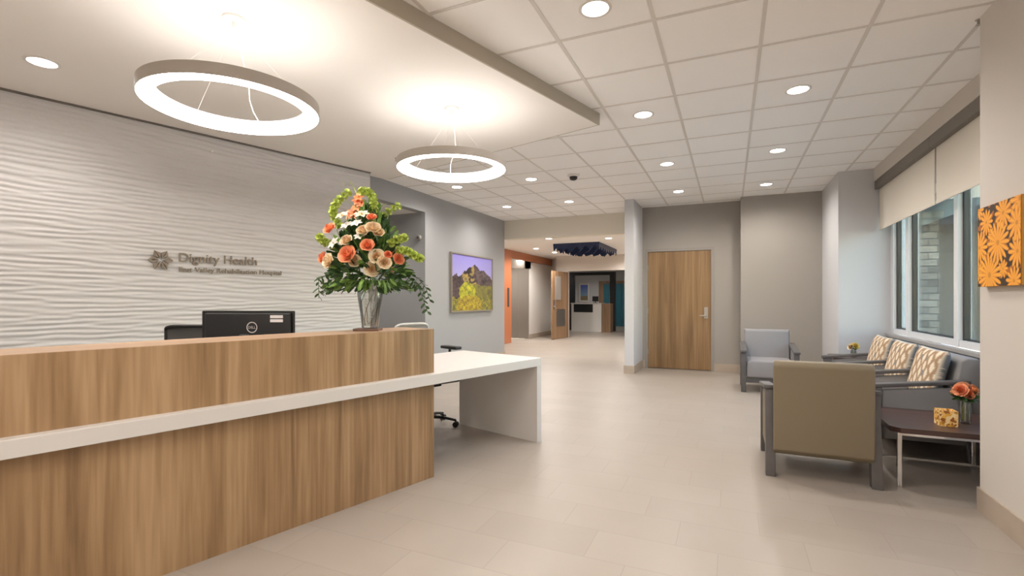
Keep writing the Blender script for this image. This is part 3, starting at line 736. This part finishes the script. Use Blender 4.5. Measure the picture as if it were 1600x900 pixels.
def deepen(m, k):
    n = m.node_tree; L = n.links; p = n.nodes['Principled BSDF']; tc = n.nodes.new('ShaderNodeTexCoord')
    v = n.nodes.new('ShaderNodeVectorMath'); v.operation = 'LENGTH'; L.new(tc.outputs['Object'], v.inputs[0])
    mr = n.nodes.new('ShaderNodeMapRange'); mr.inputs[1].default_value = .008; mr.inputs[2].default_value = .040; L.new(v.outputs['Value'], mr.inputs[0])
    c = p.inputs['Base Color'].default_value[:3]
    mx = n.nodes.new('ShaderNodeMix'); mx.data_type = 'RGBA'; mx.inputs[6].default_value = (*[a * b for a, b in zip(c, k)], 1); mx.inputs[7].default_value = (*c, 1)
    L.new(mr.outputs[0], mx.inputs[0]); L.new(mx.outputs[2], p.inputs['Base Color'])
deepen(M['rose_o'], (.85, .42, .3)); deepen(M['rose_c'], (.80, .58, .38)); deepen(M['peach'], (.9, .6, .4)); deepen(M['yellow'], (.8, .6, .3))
def leaf_to(g, p, d_, L, W, rnd):
    nrm = Vector((rnd.uniform(-1, 1), rnd.uniform(-1, 1), rnd.uniform(0, 1)))
    petal(g, p, d_, nrm, L, W, rnd.uniform(-.3, .1), 3)
def put(name, g, m, root, loc, aim):
    o = obj(name, g, m, root, True, loc); o.rotation_euler = Vector(aim).to_track_quat('Z', 'Y').to_euler(); return o
rnd = random.Random(11)
qv = D(-.403, .19, 1.064)
fa = thing('flower_arrangement', 'tall glass vase bouquet of orange and cream flowers on the wooden counter', 'flowers', qv, TH)
SC = 3.346 / FPX
def P(cx_, cy_, y=0):   # crop coordinates of the bouquet study to local place
    px = 480 + cx_ / 3.6; py = 280 + cy_ / 3.6; return Vector(((px - 578) * SC, y, (514 - py) * SC))
obj('wooden_base', box(nb(), -.10, .07, -.06, .06, 0, .016, .003), wood('base_block_wood', (.12, .06, .04), (.17, .09, .06), (.22, .12, .08), sx=20, sz=2, axis='X'), fa)
vz = .016
g = nb(); lathe(g, [(0, vz), (.052, vz), (.056, vz + .01), (.066, vz + .10), (.080, vz + .19), (.086, vz + .235), (.078, vz + .275), (.098, vz + .315), (.094, vz + .315), (.074, vz + .275), (.082, vz + .235), (.076, vz + .19), (.062, vz + .10), (.050, vz + .02), (0, vz + .016)], 40)
obj('vase', g, M['vglass'], fa, True)
g = nb()
for k in range(2):
    an0 = rnd.uniform(0, 6); pts = []
    for i in range(30):
        t = i / 29; an = an0 + t * rnd.uniform(5.0, 5.4); rr = .040 + .034 * math.sin(PI * min(1, t * 1.05)) ; pts.append((math.cos(an) * rr, math.sin(an) * rr, vz + .02 + .24 * abs(math.sin(t * PI * (1 + k * .17)))))
    tube(g, pts, .0028, 5)
for x in (-.05, .045):
    tube(g, [(x * .9, -.01, vz + .02), (x * 1.1, -.02, vz + .12), (x * 1.45, -.02, vz + .2), (x * .8, -.02, vz + .255), (0, -.02, vz + .265)], .0035, 6)
obj('curly_twigs', g, M['twig'], fa, True)
hub = Vector((0, 0, .36))
# stems in the neck
g = nb()
for k in range(7):
    an = rnd.uniform(0, 6.28); tube(g, [(math.cos(an) * .03, math.sin(an) * .03, .20), (math.cos(an) * .055, math.sin(an) * .055, .34), (math.cos(an) * .16, math.sin(an) * .12, .48)], .003, 5)
obj('stems', g, M['leaf'], fa)
# foliage mass
def inside(rnd):
    z = rnd.uniform(.30, .86); t = (z - .30) / .56
    rx = .26 * (1 - t) ** .75 + .05; 
    if z < .40: rx = .27
    an = rnd.uniform(0, 2 * PI); rr = math.sqrt(rnd.uniform(.1, 1)); return Vector((math.cos(an) * rx * rr - .015, math.sin(an) * rx * .8 * rr, z))
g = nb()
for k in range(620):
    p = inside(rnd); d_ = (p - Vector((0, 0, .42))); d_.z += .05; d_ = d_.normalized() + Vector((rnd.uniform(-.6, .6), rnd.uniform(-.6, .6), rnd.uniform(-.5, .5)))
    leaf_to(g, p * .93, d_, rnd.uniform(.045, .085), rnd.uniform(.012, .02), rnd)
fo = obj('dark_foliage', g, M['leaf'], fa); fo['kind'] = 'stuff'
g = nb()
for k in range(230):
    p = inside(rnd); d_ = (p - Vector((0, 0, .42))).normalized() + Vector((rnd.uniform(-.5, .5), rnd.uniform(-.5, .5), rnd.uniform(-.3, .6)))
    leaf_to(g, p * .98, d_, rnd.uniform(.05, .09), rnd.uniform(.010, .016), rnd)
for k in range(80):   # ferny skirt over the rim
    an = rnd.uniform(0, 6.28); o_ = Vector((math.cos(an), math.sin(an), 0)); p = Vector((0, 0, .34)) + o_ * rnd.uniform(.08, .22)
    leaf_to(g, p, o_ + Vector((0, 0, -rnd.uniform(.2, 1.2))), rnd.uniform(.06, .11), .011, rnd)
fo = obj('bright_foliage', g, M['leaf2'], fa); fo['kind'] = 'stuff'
# drooping sprays
def spray(pts, nleaf, L, W):
    g = nb(); pts = [Vector(p) for p in pts]; tube(g, pts, .0022, 5)
    for k in range(nleaf):
        t = (k + .5) / nleaf * (len(pts) - 1); i = min(int(t), len(pts) - 2); p = pts[i].lerp(pts[i + 1], t - i); d_ = (pts[i + 1] - pts[i]).normalized()
        sd = 1 if k % 2 else -1; leaf_to(g, p, d_ * .8 + Vector((sd * .9, rnd.uniform(-.5, .5), rnd.uniform(-.2, .3))), L * rnd.uniform(.8, 1.2), W, rnd)
    obj('leaf_spray', g, M['leaf'], fa)
spray([P(220, 520, -.06), P(160, 525, -.10), P(105, 560, -.13), P(110, 660, -.14)], 20, .04, .010)
spray([P(240, 520, -.1), P(190, 560, -.15), P(160, 590, -.17), P(140, 640, -.18)], 12, .035, .009)
spray([P(540, 520, 0), P(590, 560, -.05), P(640, 610, -.07), P(690, 745, -.08)], 26, .036, .010)
spray([P(560, 520, .05), P(620, 550, .02), P(665, 600, 0), P(690, 680, 0)], 14, .036, .010)
spray([P(480, 520, -.1), P(545, 560, -.14), P(560, 600, -.15)], 10, .04, .009)
spray([P(300, 460, .2), P(300, 520, .30), P(330, 600, .34)], 16, .04, .010)
spray([P(150, 380, 0), P(110, 335, -.02), P(60, 318, -.03)], 6, .02, .004)
# bells of Ireland
def bells(pts, n, lab=None):
    g = nb(); pts = [Vector(p) for p in pts]; fine = []
    for i in range(len(pts) - 1):
        for k in range(6):
            t = k / 6; p0 = pts[max(i - 1, 0)]; p1 = pts[i]; p2 = pts[i + 1]; p3 = pts[min(i + 2, len(pts) - 1)]
            fine.append(.5 * ((2 * p1) + (p2 - p0) * t + (2 * p0 - 5 * p1 + 4 * p2 - p3) * t * t + (3 * p1 - p0 - 3 * p2 + p3) * t ** 3))
    fine.append(pts[-1]); tube(g, fine, .004, 6)
    for k in range(n):
        t = (k + .5) / n * (len(fine) - 1); i = min(int(t), len(fine) - 2); p = fine[i].lerp(fine[i + 1], t - i); d_ = (fine[i + 1] - fine[i]).normalized()
        for q_ in range(4):
            o_ = d_.orthogonal().normalized(); o_.rotate(Matrix.Rotation(q_ * PI / 2 + k * .8, 3, d_)); ax = (o_ + d_ * .6).normalized()
            tb = bmesh.new(); lathe(tb, [(.003, 0), (.010, .009), (.018, .024), (.015, .022), (.008, .010)], 7); m4 = ax.to_track_quat('Z', 'Y').to_matrix().to_4x4(); m4.translation = p + ax * .002
            bmesh.ops.transform(tb, matrix=m4, verts=tb.verts); merge(g, tb)
    obj('bell_flower_spike', g, M['bell'], fa, True)
bells([P(200, 270, -.03), P(165, 215, -.04), P(160, 170, -.05), P(190, 120, -.05), P(245, 75, -.05)], 11)
bells([P(370, 240, -.03), P(380, 180, -.04), P(385, 120, -.05), P(360, 75, -.05), P(315, 68, -.05)], 11)
bells([P(480, 370, -.1), P(520, 345, -.12), P(575, 335, -.14)], 5)
bells([P(520, 400, -.1), P(580, 405, -.13), P(620, 430, -.14), P(660, 450, -.15)], 8)
bells([P(400, 230, .03), P(440, 170, .05), P(500, 130, .07)], 5)
bells([P(190, 370, -.1), P(140, 360, -.12), P(112, 330, -.14)], 6)
g = nb(); tube(g, [P(295, 180), P(285, 90), P(262, 40), P(240, 8)], .004, 6, .002); tube(g, [P(300, 180, .02), P(215, 110, .02), P(190, 60, .02), P(205, 5, .02)], .002, 5, .001); obj('tall_stems', g, M['bell'], fa)
# gladiolus spike
for i, (x, y) in enumerate(((298, 100), (288, 122), (308, 135), (290, 155), (305, 172), (272, 185), (296, 205), (255, 200))):
    put('gladiolus_bloom', lily_bm(.038 + i * .002, rnd), M['rose_o'] if i % 3 else M['peach'], fa, P(x, y, -.03), (rnd.uniform(-.4, .4), -1, .6))
def bloom(kind, x, y, dy, r, m, aim=None):
    p = P(x, y, dy); a_ = aim or (p - Vector((0, 0, .42))) * 1.0 + Vector((0, -.12, .05))
    return put(kind, rose_bm(r, rnd) if kind == 'rose' else lily_bm(r, rnd), m, fa, p, a_)
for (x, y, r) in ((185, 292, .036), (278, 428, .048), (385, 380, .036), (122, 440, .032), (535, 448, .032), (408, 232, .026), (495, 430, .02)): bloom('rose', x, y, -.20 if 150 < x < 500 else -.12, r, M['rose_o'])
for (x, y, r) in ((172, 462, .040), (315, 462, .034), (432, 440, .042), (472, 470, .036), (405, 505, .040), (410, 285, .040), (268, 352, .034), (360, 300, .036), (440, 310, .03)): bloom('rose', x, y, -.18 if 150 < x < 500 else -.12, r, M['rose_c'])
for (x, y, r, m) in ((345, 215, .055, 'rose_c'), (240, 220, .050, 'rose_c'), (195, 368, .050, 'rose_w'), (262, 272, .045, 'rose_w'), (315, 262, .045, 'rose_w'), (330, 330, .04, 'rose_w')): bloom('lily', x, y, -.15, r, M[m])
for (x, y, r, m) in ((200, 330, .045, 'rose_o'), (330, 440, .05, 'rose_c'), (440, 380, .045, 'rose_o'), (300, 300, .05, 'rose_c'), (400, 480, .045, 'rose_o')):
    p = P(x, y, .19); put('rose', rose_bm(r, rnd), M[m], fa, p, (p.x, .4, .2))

# ================================================================== PICTURES
def landscape(U, V):
    n1 = wave_noise((9, 9), 20, 11); n2 = wave_noise((34, 34), 30, 12); n3 = wave_noise((80, 80), 40, 13)
    K = np.zeros(U.shape + (3,))
    sky = np.stack([.30 + .22 * (1 - V), .27 + .24 * (1 - V), .72 + 0 * V], -1); K[:] = sky
    ridge = .58 + .25 * np.exp(-((U - .50) / .22) ** 2) + .12 * np.exp(-((U - .80) / .16) ** 2) + .025 * n2(U, 0 * V) + .05 * (U < .12)
    dark = np.stack([.07 + .04 * n2(U, V), .045 + .03 * n2(U, V), .05 + .03 * n2(U, V)], -1)
    mk = V < ridge; K[mk] = np.clip(dark, .008, 1)[mk]
    sun = mk & (np.abs(U - .42 + .25 * (V - .6)) < .09 + .05 * n1(U, V)) & (n2(U, V) > -.2); K[sun] = (np.stack([.33 + .08 * n3(U, V), .24 + .05 * n3(U, V), .07 + 0 * V], -1))[sun]
    hill = (V < .44 + .05 * n1(U, V)) & (U > .5); K[hill] = np.stack([.16 + .05 * n2(U, V), .15 + .04 * n2(U, V), .03 + 0 * V], -1)[hill]
    bsh = V < .22 + .04 * n2(U, V); K[bsh] = np.clip(np.stack([.22 + .10 * n3(U, V), .20 + .08 * n3(U, V), .03 + 0 * V], -1), .01, 1)[bsh]
    tr = ((U - .36) / .20) ** 2 + ((V - .30) / .22) ** 2 < 1 + .12 * n2(U, V); K[tr] = np.clip(np.stack([.36 + .14 * n3(U, V), .36 + .13 * n3(U, V), .02 + 0 * V], -1), .02, 1)[tr]
    tr = ((U - .42) / .30) ** 2 + ((V - .08) / .20) ** 2 < 1 + .1 * n2(U, V); K[tr] = np.clip(np.stack([.36 + .14 * n3(U, V), .27 + .12 * n3(U, V), .02 + 0 * V], -1), .02, 1)[tr]
    return K
lp = thing('framed_picture', 'large landscape picture of a dark mountain and yellow-green trees on the left wall', 'picture', (-4.5, 8.23, 1.04))
hw, hh = .82, 1.07
g = nb()
for (y0, y1, z0, z1) in ((-hw, hw, 0, .025), (-hw, hw, hh - .025, hh), (-hw, -hw + .025, .025, hh - .025), (hw - .025, hw, .025, hh - .025)): box(g, 0, .045, y0, y1, z0, z1)
obj('picture_frame', g, mat('picture_frame_metal', (.30, .27, .22), .4, .3), lp)
obj('backing', box(nb(), .001, .028, -hw + .02, hw - .02, .02, hh - .02), M['black'], lp)
obj('picture_print', grid_panel(150, 110, lambda U, V: np.stack([np.full(U.shape, .030), -hw + .025 + (2 * hw - .05) * U, .025 + (hh - .05) * V], -1), landscape), attr_mat('landscape_print', .4), lp)

def floral(U, V):
    K = np.zeros(U.shape + (3,)); K[:] = (.035, .018, .008); n2 = wave_noise((30, 30), 30, 21)
    bl = n2(U, V) > .35; K[bl] = (.42, .12, .01)
    fl = ((.50, .52, .27, 16, .1), (.30, .14, .30, 18, .3), (.62, .86, .20, 12, .2), (.22, .80, .17, 12, 0), (.92, .70, .22, 11, .4), (.04, .50, .22, 14, .2), (.93, .38, .20, 12, .1), (.86, .05, .18, 12, .5), (.05, .20, .14, 10, 0), (.36, .62, .10, 9, 0), (.98, .96, .22, 12, 0), (.02, .98, .14, 10, 0), (.62, .20, .12, 10, 0))
    for (cx_, cy_, r, n, ph) in fl[::-1]:
        dx, dy = U - cx_, V - cy_; rr = np.hypot(dx, dy); an = np.arctan2(dy, dx)
        pet = r * (.42 + .58 * np.abs(np.cos(an * n / 2 + ph)) ** .8); m_ = rr < pet
        c = np.stack([.95 - .16 * np.abs(np.sin(an * n / 2 + ph)), .46 - .16 * np.abs(np.sin(an * n / 2 + ph)), .035 + 0 * U], -1); K[m_] = c[m_]
        e_ = m_ & (rr > pet - .012) & (rr > r * .4); K[e_] = (.55, .18, .01)
        K[rr < r * .12] = (.62, .25, .02)
    return K
oc = thing('wall_canvas', 'square orange and black floral canvas on the beige near wall', 'picture', (1.38, 3.54, 1.35))
obj('canvas_body', box(nb(), -.038, 0, -.235, .235, 0, .46, .002), mat('canvas_edge', (.50, .24, .04), .7), oc)
obj('canvas_print', grid_panel(190, 190, lambda U, V: np.stack([np.full(U.shape, -.040), .234 - .468 * U, .001 + .458 * V], -1), floral), attr_mat('floral_print', .6), oc)
# small round device in alcove
p = Vector((-4.68, 6.66, 0)); ang = math.atan((652.8 - 800) / FPX) ; xx = 6.62 * math.tan(ang - TH)
zz = CAM_H + (467 - 371) / FPX * (6.62 * math.cos(TH) - xx * math.sin(TH))
t = thing('wall_sensor', 'small dark round device on the alcove wall behind the flowers', 'sensor', (xx, 6.66, zz))
tb = bmesh.new(); lathe(tb, [(0, 0), (.045, 0), (.045, .02), (.035, .035), (0, .038)], 24); bmesh.ops.transform(tb, matrix=Matrix.Rotation(PI / 2, 4, 'X'), verts=tb.verts); obj('housing', tb, M['framegrey'], t, True)
tb = bmesh.new(); lathe(tb, [(0, .038), (.022, .038), (.016, .05), (0, .053)], 18); bmesh.ops.transform(tb, matrix=Matrix.Rotation(PI / 2, 4, 'X'), verts=tb.verts); obj('sensor_eye', tb, M['dgrey'], t, True)

# ================================================================== SEATING
def side_frame(t, x, panel_m, side=0):
    """local: chair faces -y; x is the frame's middle"""
    w_ = .035
    def slab(name, pts2, hw_, m, par, bev=0):
        g = nb(); lo = [g.verts.new((x - hw_, p[0], p[1])) for p in pts2]; hi = [g.verts.new((x + hw_, p[0], p[1])) for p in pts2]; k = len(pts2)
        g.faces.new(lo); g.faces.new(hi[::-1])
        for i in range(k): g.faces.new((lo[i], hi[i], hi[(i + 1) % k], lo[(i + 1) % k]))
        if bev: 
            bmesh.ops.recalc_face_normals(g, faces=g.faces); bmesh.ops.bevel(g, geom=list(g.edges), offset=bev, segments=3, affect='EDGES', profile=.5)
        return obj(name, g, m, par, bool(bev))
    slab('front_leg', [(-.35, 0), (-.29, 0), (-.285, .555), (-.365, .545)], w_ * .9, M['gframe'], t, .004)
    slab('rear_leg', [(.275, 0), (.345, 0), (.262, .622), (.175, .615)], w_ * .9, M['gframe'], t, .004)
    slab('armrest', [(-.385, .545), (.275, .620), (.275, .650), (-.385, .577)], .040, M['gframe'], t, .006)
    slab('side_panel', [(-.288, .14), (.262, .14), (.186, .585), (-.284, .535)], w_ * .55, panel_m, t, .008)
def armchair(lab, loc, rz, seatm, backm, cat_panel):
    t = thing('lounge_armchair', lab, 'chair', loc, rz)
    for s in (-1, 1): side_frame(t, s * .318, cat_panel)
    g = nb(); box(g, -.285, .285, -.345, .20, .20, .44, .03, 4); obj('seat', g, seatm, t, True)
    g = nb(); hexa(g, [(-.283, .16, .40), (.283, .16, .40), (.283, .335, .17), (-.283, .335, .17), (-.283, .235, .835), (.283, .235, .835), (.283, .340, .835), (-.283, .340, .835)])
    g.free(); g = nb()
    pts = [(.31, .16), (.355, .20), (.362, .80), (.34, .835), (.26, .835), (.235, .81), (.17, .42), (.16, .36)]
    lo = [g.verts.new((-.302, p[0], p[1])) for p in pts]; hi = [g.verts.new((.302, p[0], p[1])) for p in pts]; k = len(pts)
    for v in lo + hi:
        if v.co.y < .30: v.co.x *= .935
    # inner part narrower to sit between the frames
    g.faces.new(lo); g.faces.new(hi[::-1])
    for i in range(k): g.faces.new((lo[i], hi[i], hi[(i + 1) % k], lo[(i + 1) % k]))
    bmesh.ops.recalc_face_normals(g, faces=g.faces); bmesh.ops.bevel(g, geom=list(g.edges), offset=.012, segments=3, affect='EDGES', profile=.5)
    obj('backrest', g, backm, t, True)
    obj('front_rail', box(nb(), -.29, .29, -.32, -.27, .13, .20, .003), M['gframe'], t)
    return t
armchair('tan-backed lounge armchair seen from behind, nearest seat to the camera', (.585, 4.335, 0), PI, M['fabric_tan'], M['fabric_tan'], M['fabric_tan'])
armchair('grey lounge armchair against the back wall, facing the camera', (.485, 7.79, 0), 0, M['fabric_grey'], M['fabric_grey'], M['fabric_mid'])

# sofa: faces -x, runs along y from 4.92 to 7.12
Y0, Y1 = 4.92, 7.12; SW = (Y1 - Y0) / 3
sf = thing('lounge_sofa', 'three-seat grey lounge sofa with shared arms under the window', 'sofa', (1.42, (Y0 + Y1) / 2, 0), -PI / 2)
for k in range(4): side_frame(sf, -1.1 + k * SW, M['fabric_mid'])
for k in range(3):
    x0 = -1.1 + k * SW + .022; x1 = x0 + SW - .044
    g = nb(); box(g, x0, x1, -.345, .18, .20, .44, .03, 4); obj('seat', g, M['fabric_grey'], sf, True)
    g = nb(); pts = [(.31, .16), (.350, .20), (.362, .78), (.34, .815), (.27, .815), (.235, .79), (.17, .42), (.16, .36)]
    lo = [g.verts.new((x0, p[0], p[1])) for p in pts]; hi = [g.verts.new((x1, p[0], p[1])) for p in pts]; kk = len(pts)
    g.faces.new(lo); g.faces.new(hi[::-1])
    for i in range(kk): g.faces.new((lo[i], hi[i], hi[(i + 1) % kk], lo[(i + 1) % kk]))
    bmesh.ops.recalc_face_normals(g, faces=g.faces); bmesh.ops.bevel(g, geom=list(g.edges), offset=.015, segments=3, affect='EDGES', profile=.5)
    obj('backrest', g, M['fabric_mid'], sf, True)
obj('front_rail', box(nb(), -1.1, 1.1, -.32, -.27, .13, .20, .003), M['gframe'], sf)
# pillows
def ogee(U, V):
    K = np.zeros(U.shape + (3,)); K[:] = (.33, .215, .13)
    u = U * 4.5; v = V * 3.2
    for off, colr in ((0, (.72, .64, .50)), (.5, (.72, .64, .50))):
        du = (u + off) % 1 - .5; dv = (v + off) % 1 - .5; rr = np.abs(du) / .20 + (np.abs(dv) / .40) ** 1.5
        K[rr < 1] = colr; K[(rr >= 1) & (rr < 1.45)] = (.42, .29, .18)
    du = (u * 1.0) % 1 - .5; big = (np.floor(u + .5 * np.floor(v)) % 3 == 0) & (np.abs((v % 1) - .5) < .2) & (np.abs(du) > .32); K[big] = (.22, .21, .21)
    ed = (U < .03) | (U > .97) | (V > .965) | (V < .03); K[ed] = (.62, .54, .43); return K
def pillow_mesh(w_, h_, th):
    n = 56
    def pos(s):
        def f(U, V):
            u = U * 2 - 1; v = V * 2 - 1; b = np.clip((1 - u ** 4) * (1 - v ** 4), 0, 1) ** .45
            x = u * w_ / 2 * (1 - .05 * (1 - v * v) * 0 - .04 * v * v * 0); return np.stack([x * (1 - .05 * (1 - v ** 2)), s * th / 2 * b, v * h_ / 2 * (1 - .05 * (1 - u ** 2))], -1)
        return f
    a_ = grid_panel(n, n, pos(-1), ogee); b_ = grid_panel(n, n, pos(1), lambda U, V: np.full(U.shape + (3,), .2)); g = nb(); g.from_mesh(a_)
    n0 = len(g.faces); g.from_mesh(b_); bmesh.ops.remove_doubles(g, verts=g.verts, dist=.0004)
    bpy.data.meshes.remove(a_); bpy.data.meshes.remove(b_); me = bpy.data.meshes.new('pillow'); bmesh.ops.recalc_face_normals(g, faces=g.faces); g.to_mesh(me); g.free(); return me
pm = pillow_mesh(.60, .42, .13)
PM = attr_mat('patterned_pillow_cloth', .85, .3)
for k, lab in enumerate(('patterned tan and cream pillow on the sofa seat nearest the camera', 'patterned tan and cream pillow on the middle sofa seat', 'patterned tan and cream pillow on the farthest sofa seat')):
    y = Y0 + SW * (k + .5); o = obj('throw_pillow', pm if k == 0 else pm, PM, smooth='soft'); o.location = (1.545, y, .655); o.rotation_euler = (R(-14) * -1 * -1, 0, -PI / 2); tag(o, lab, 'pillow', 'patterned pillows on the sofa')

# tables
def side_table(lab, loc, sx, sy, h=.41):
    t = thing('side_table', lab, 'table', loc)
    g = nb(); c = .05; poly = [(-sx + c, -sy), (sx - c, -sy), (sx, -sy + c), (sx, sy - c), (sx - c, sy), (-sx + c, sy), (-sx, sy - c), (-sx, -sy + c)]; prism(g, poly, h - .034, h)
    obj('table_top', g, M['dwood'], t)
    g = nb(); 
    for (x0, x1, y0, y1) in ((-sx + .05, sx - .05, -sy + .05, -sy + .07), (-sx + .05, sx - .05, sy - .07, sy - .05), (-sx + .05, -sx + .07, -sy + .07, sy - .07), (sx - .07, sx - .05, -sy + .07, sy - .07)): box(g, x0, x1, y0, y1, h - .06, h - .034)
    obj('apron', g, M['chrome'], t)
    for a_ in (-1, 1):
        for b_ in (-1, 1): obj('leg', box(nb(), a_ * (sx - .055) - .013, a_ * (sx - .055) + .013, b_ * (sy - .055) - .013, b_ * (sy - .055) + .013, 0, h - .034, .003), M['chrome'], t)
    return t
side_table('dark wood side table with chrome legs between the near armchair and the beige wall', (1.36, 4.45, 0), .36, .37)
side_table('dark corner table beyond the sofa, mostly hidden, holding small pale flowers', (1.45, 7.45, 0), .27, .26, .55)
# candle holder
cd = thing('candle_holder', 'small square amber glass candle holder on the near side table', 'candle holder', (1.36, 4.31, .41))
def amber():
    m = bpy.data.materials.new('amber_mosaic'); m.use_nodes = True; n = m.node_tree; p = n.nodes['Principled BSDF']
    tc = n.nodes.new('ShaderNodeTexCoord'); v = n.nodes.new('ShaderNodeTexVoronoi'); v.inputs['Scale'].default_value = 62; n.links.new(tc.outputs['Object'], v.inputs['Vector'])
    r = n.nodes.new('ShaderNodeValToRGB'); e = r.color_ramp.elements; e[0].color = (.30, .10, .02, 1); e[0].position = .1; e[1].color = (.85, .62, .30, 1); e[1].position = .8; k = e.new(.45); k.color = (.80, .42, .07, 1)
    sx_ = n.nodes.new('ShaderNodeSeparateColor'); n.links.new(v.outputs['Color'], sx_.inputs[0]); n.links.new(sx_.outputs[0], r.inputs[0]); n.links.new(r.outputs[0], p.inputs['Base Color']); p.inputs['Roughness'].default_value = .25
    n.links.new(r.outputs[0], p.inputs['Emission Color']); p.inputs['Emission Strength'].default_value = .05; return m  # faint glow put into the amber glass as if candlelit
g = nb(); box(g, -.05, .05, -.05, .05, 0, .012); box(g, -.05, -.042, -.05, .05, .012, .105); box(g, .042, .05, -.05, .05, .012, .105); box(g, -.042, .042, -.05, -.042, .012, .105); box(g, -.042, .042, .042, .05, .012, .105)
obj('glass_cup', g, amber(), cd)
g = nb(); lathe(g, [(0, .012), (.034, .012), (.034, .07), (0, .068)], 20); obj('candle', g, M['rose_c'], cd, True)
# small vases
def posy(lab, loc, h, cols, s=1.0):
    t = thing('bud_vase', lab, 'flowers', loc)
    g = nb(); lathe(g, [(0, 0), (.032, 0), (.034, .01), (.028, h), (.025, h), (.030, .014), (0, .012)], 24); obj('vase', g, M['vglass'], t, True)
    g = nb()
    for k in range(6): an = k * 1.05; tube(g, [(math.cos(an) * .015, math.sin(an) * .015, .02), (math.cos(an) * .02, math.sin(an) * .02, h), (math.cos(an) * .05, math.sin(an) * .05, h + .07)], .002, 5)
    obj('stems', g, M['leaf2'], t)
    g = nb()
    for k in range(70):
        an = rnd.uniform(0, 6.28); d_ = Vector((math.cos(an), math.sin(an), rnd.uniform(-.3, 1))); leaf_to(g, Vector((0, 0, h + .03)) + d_ * rnd.uniform(.0, .045) * s, d_, .05 * s, .013, rnd)
    f_ = obj('foliage', g, M['leaf'], t); f_['kind'] = 'stuff'
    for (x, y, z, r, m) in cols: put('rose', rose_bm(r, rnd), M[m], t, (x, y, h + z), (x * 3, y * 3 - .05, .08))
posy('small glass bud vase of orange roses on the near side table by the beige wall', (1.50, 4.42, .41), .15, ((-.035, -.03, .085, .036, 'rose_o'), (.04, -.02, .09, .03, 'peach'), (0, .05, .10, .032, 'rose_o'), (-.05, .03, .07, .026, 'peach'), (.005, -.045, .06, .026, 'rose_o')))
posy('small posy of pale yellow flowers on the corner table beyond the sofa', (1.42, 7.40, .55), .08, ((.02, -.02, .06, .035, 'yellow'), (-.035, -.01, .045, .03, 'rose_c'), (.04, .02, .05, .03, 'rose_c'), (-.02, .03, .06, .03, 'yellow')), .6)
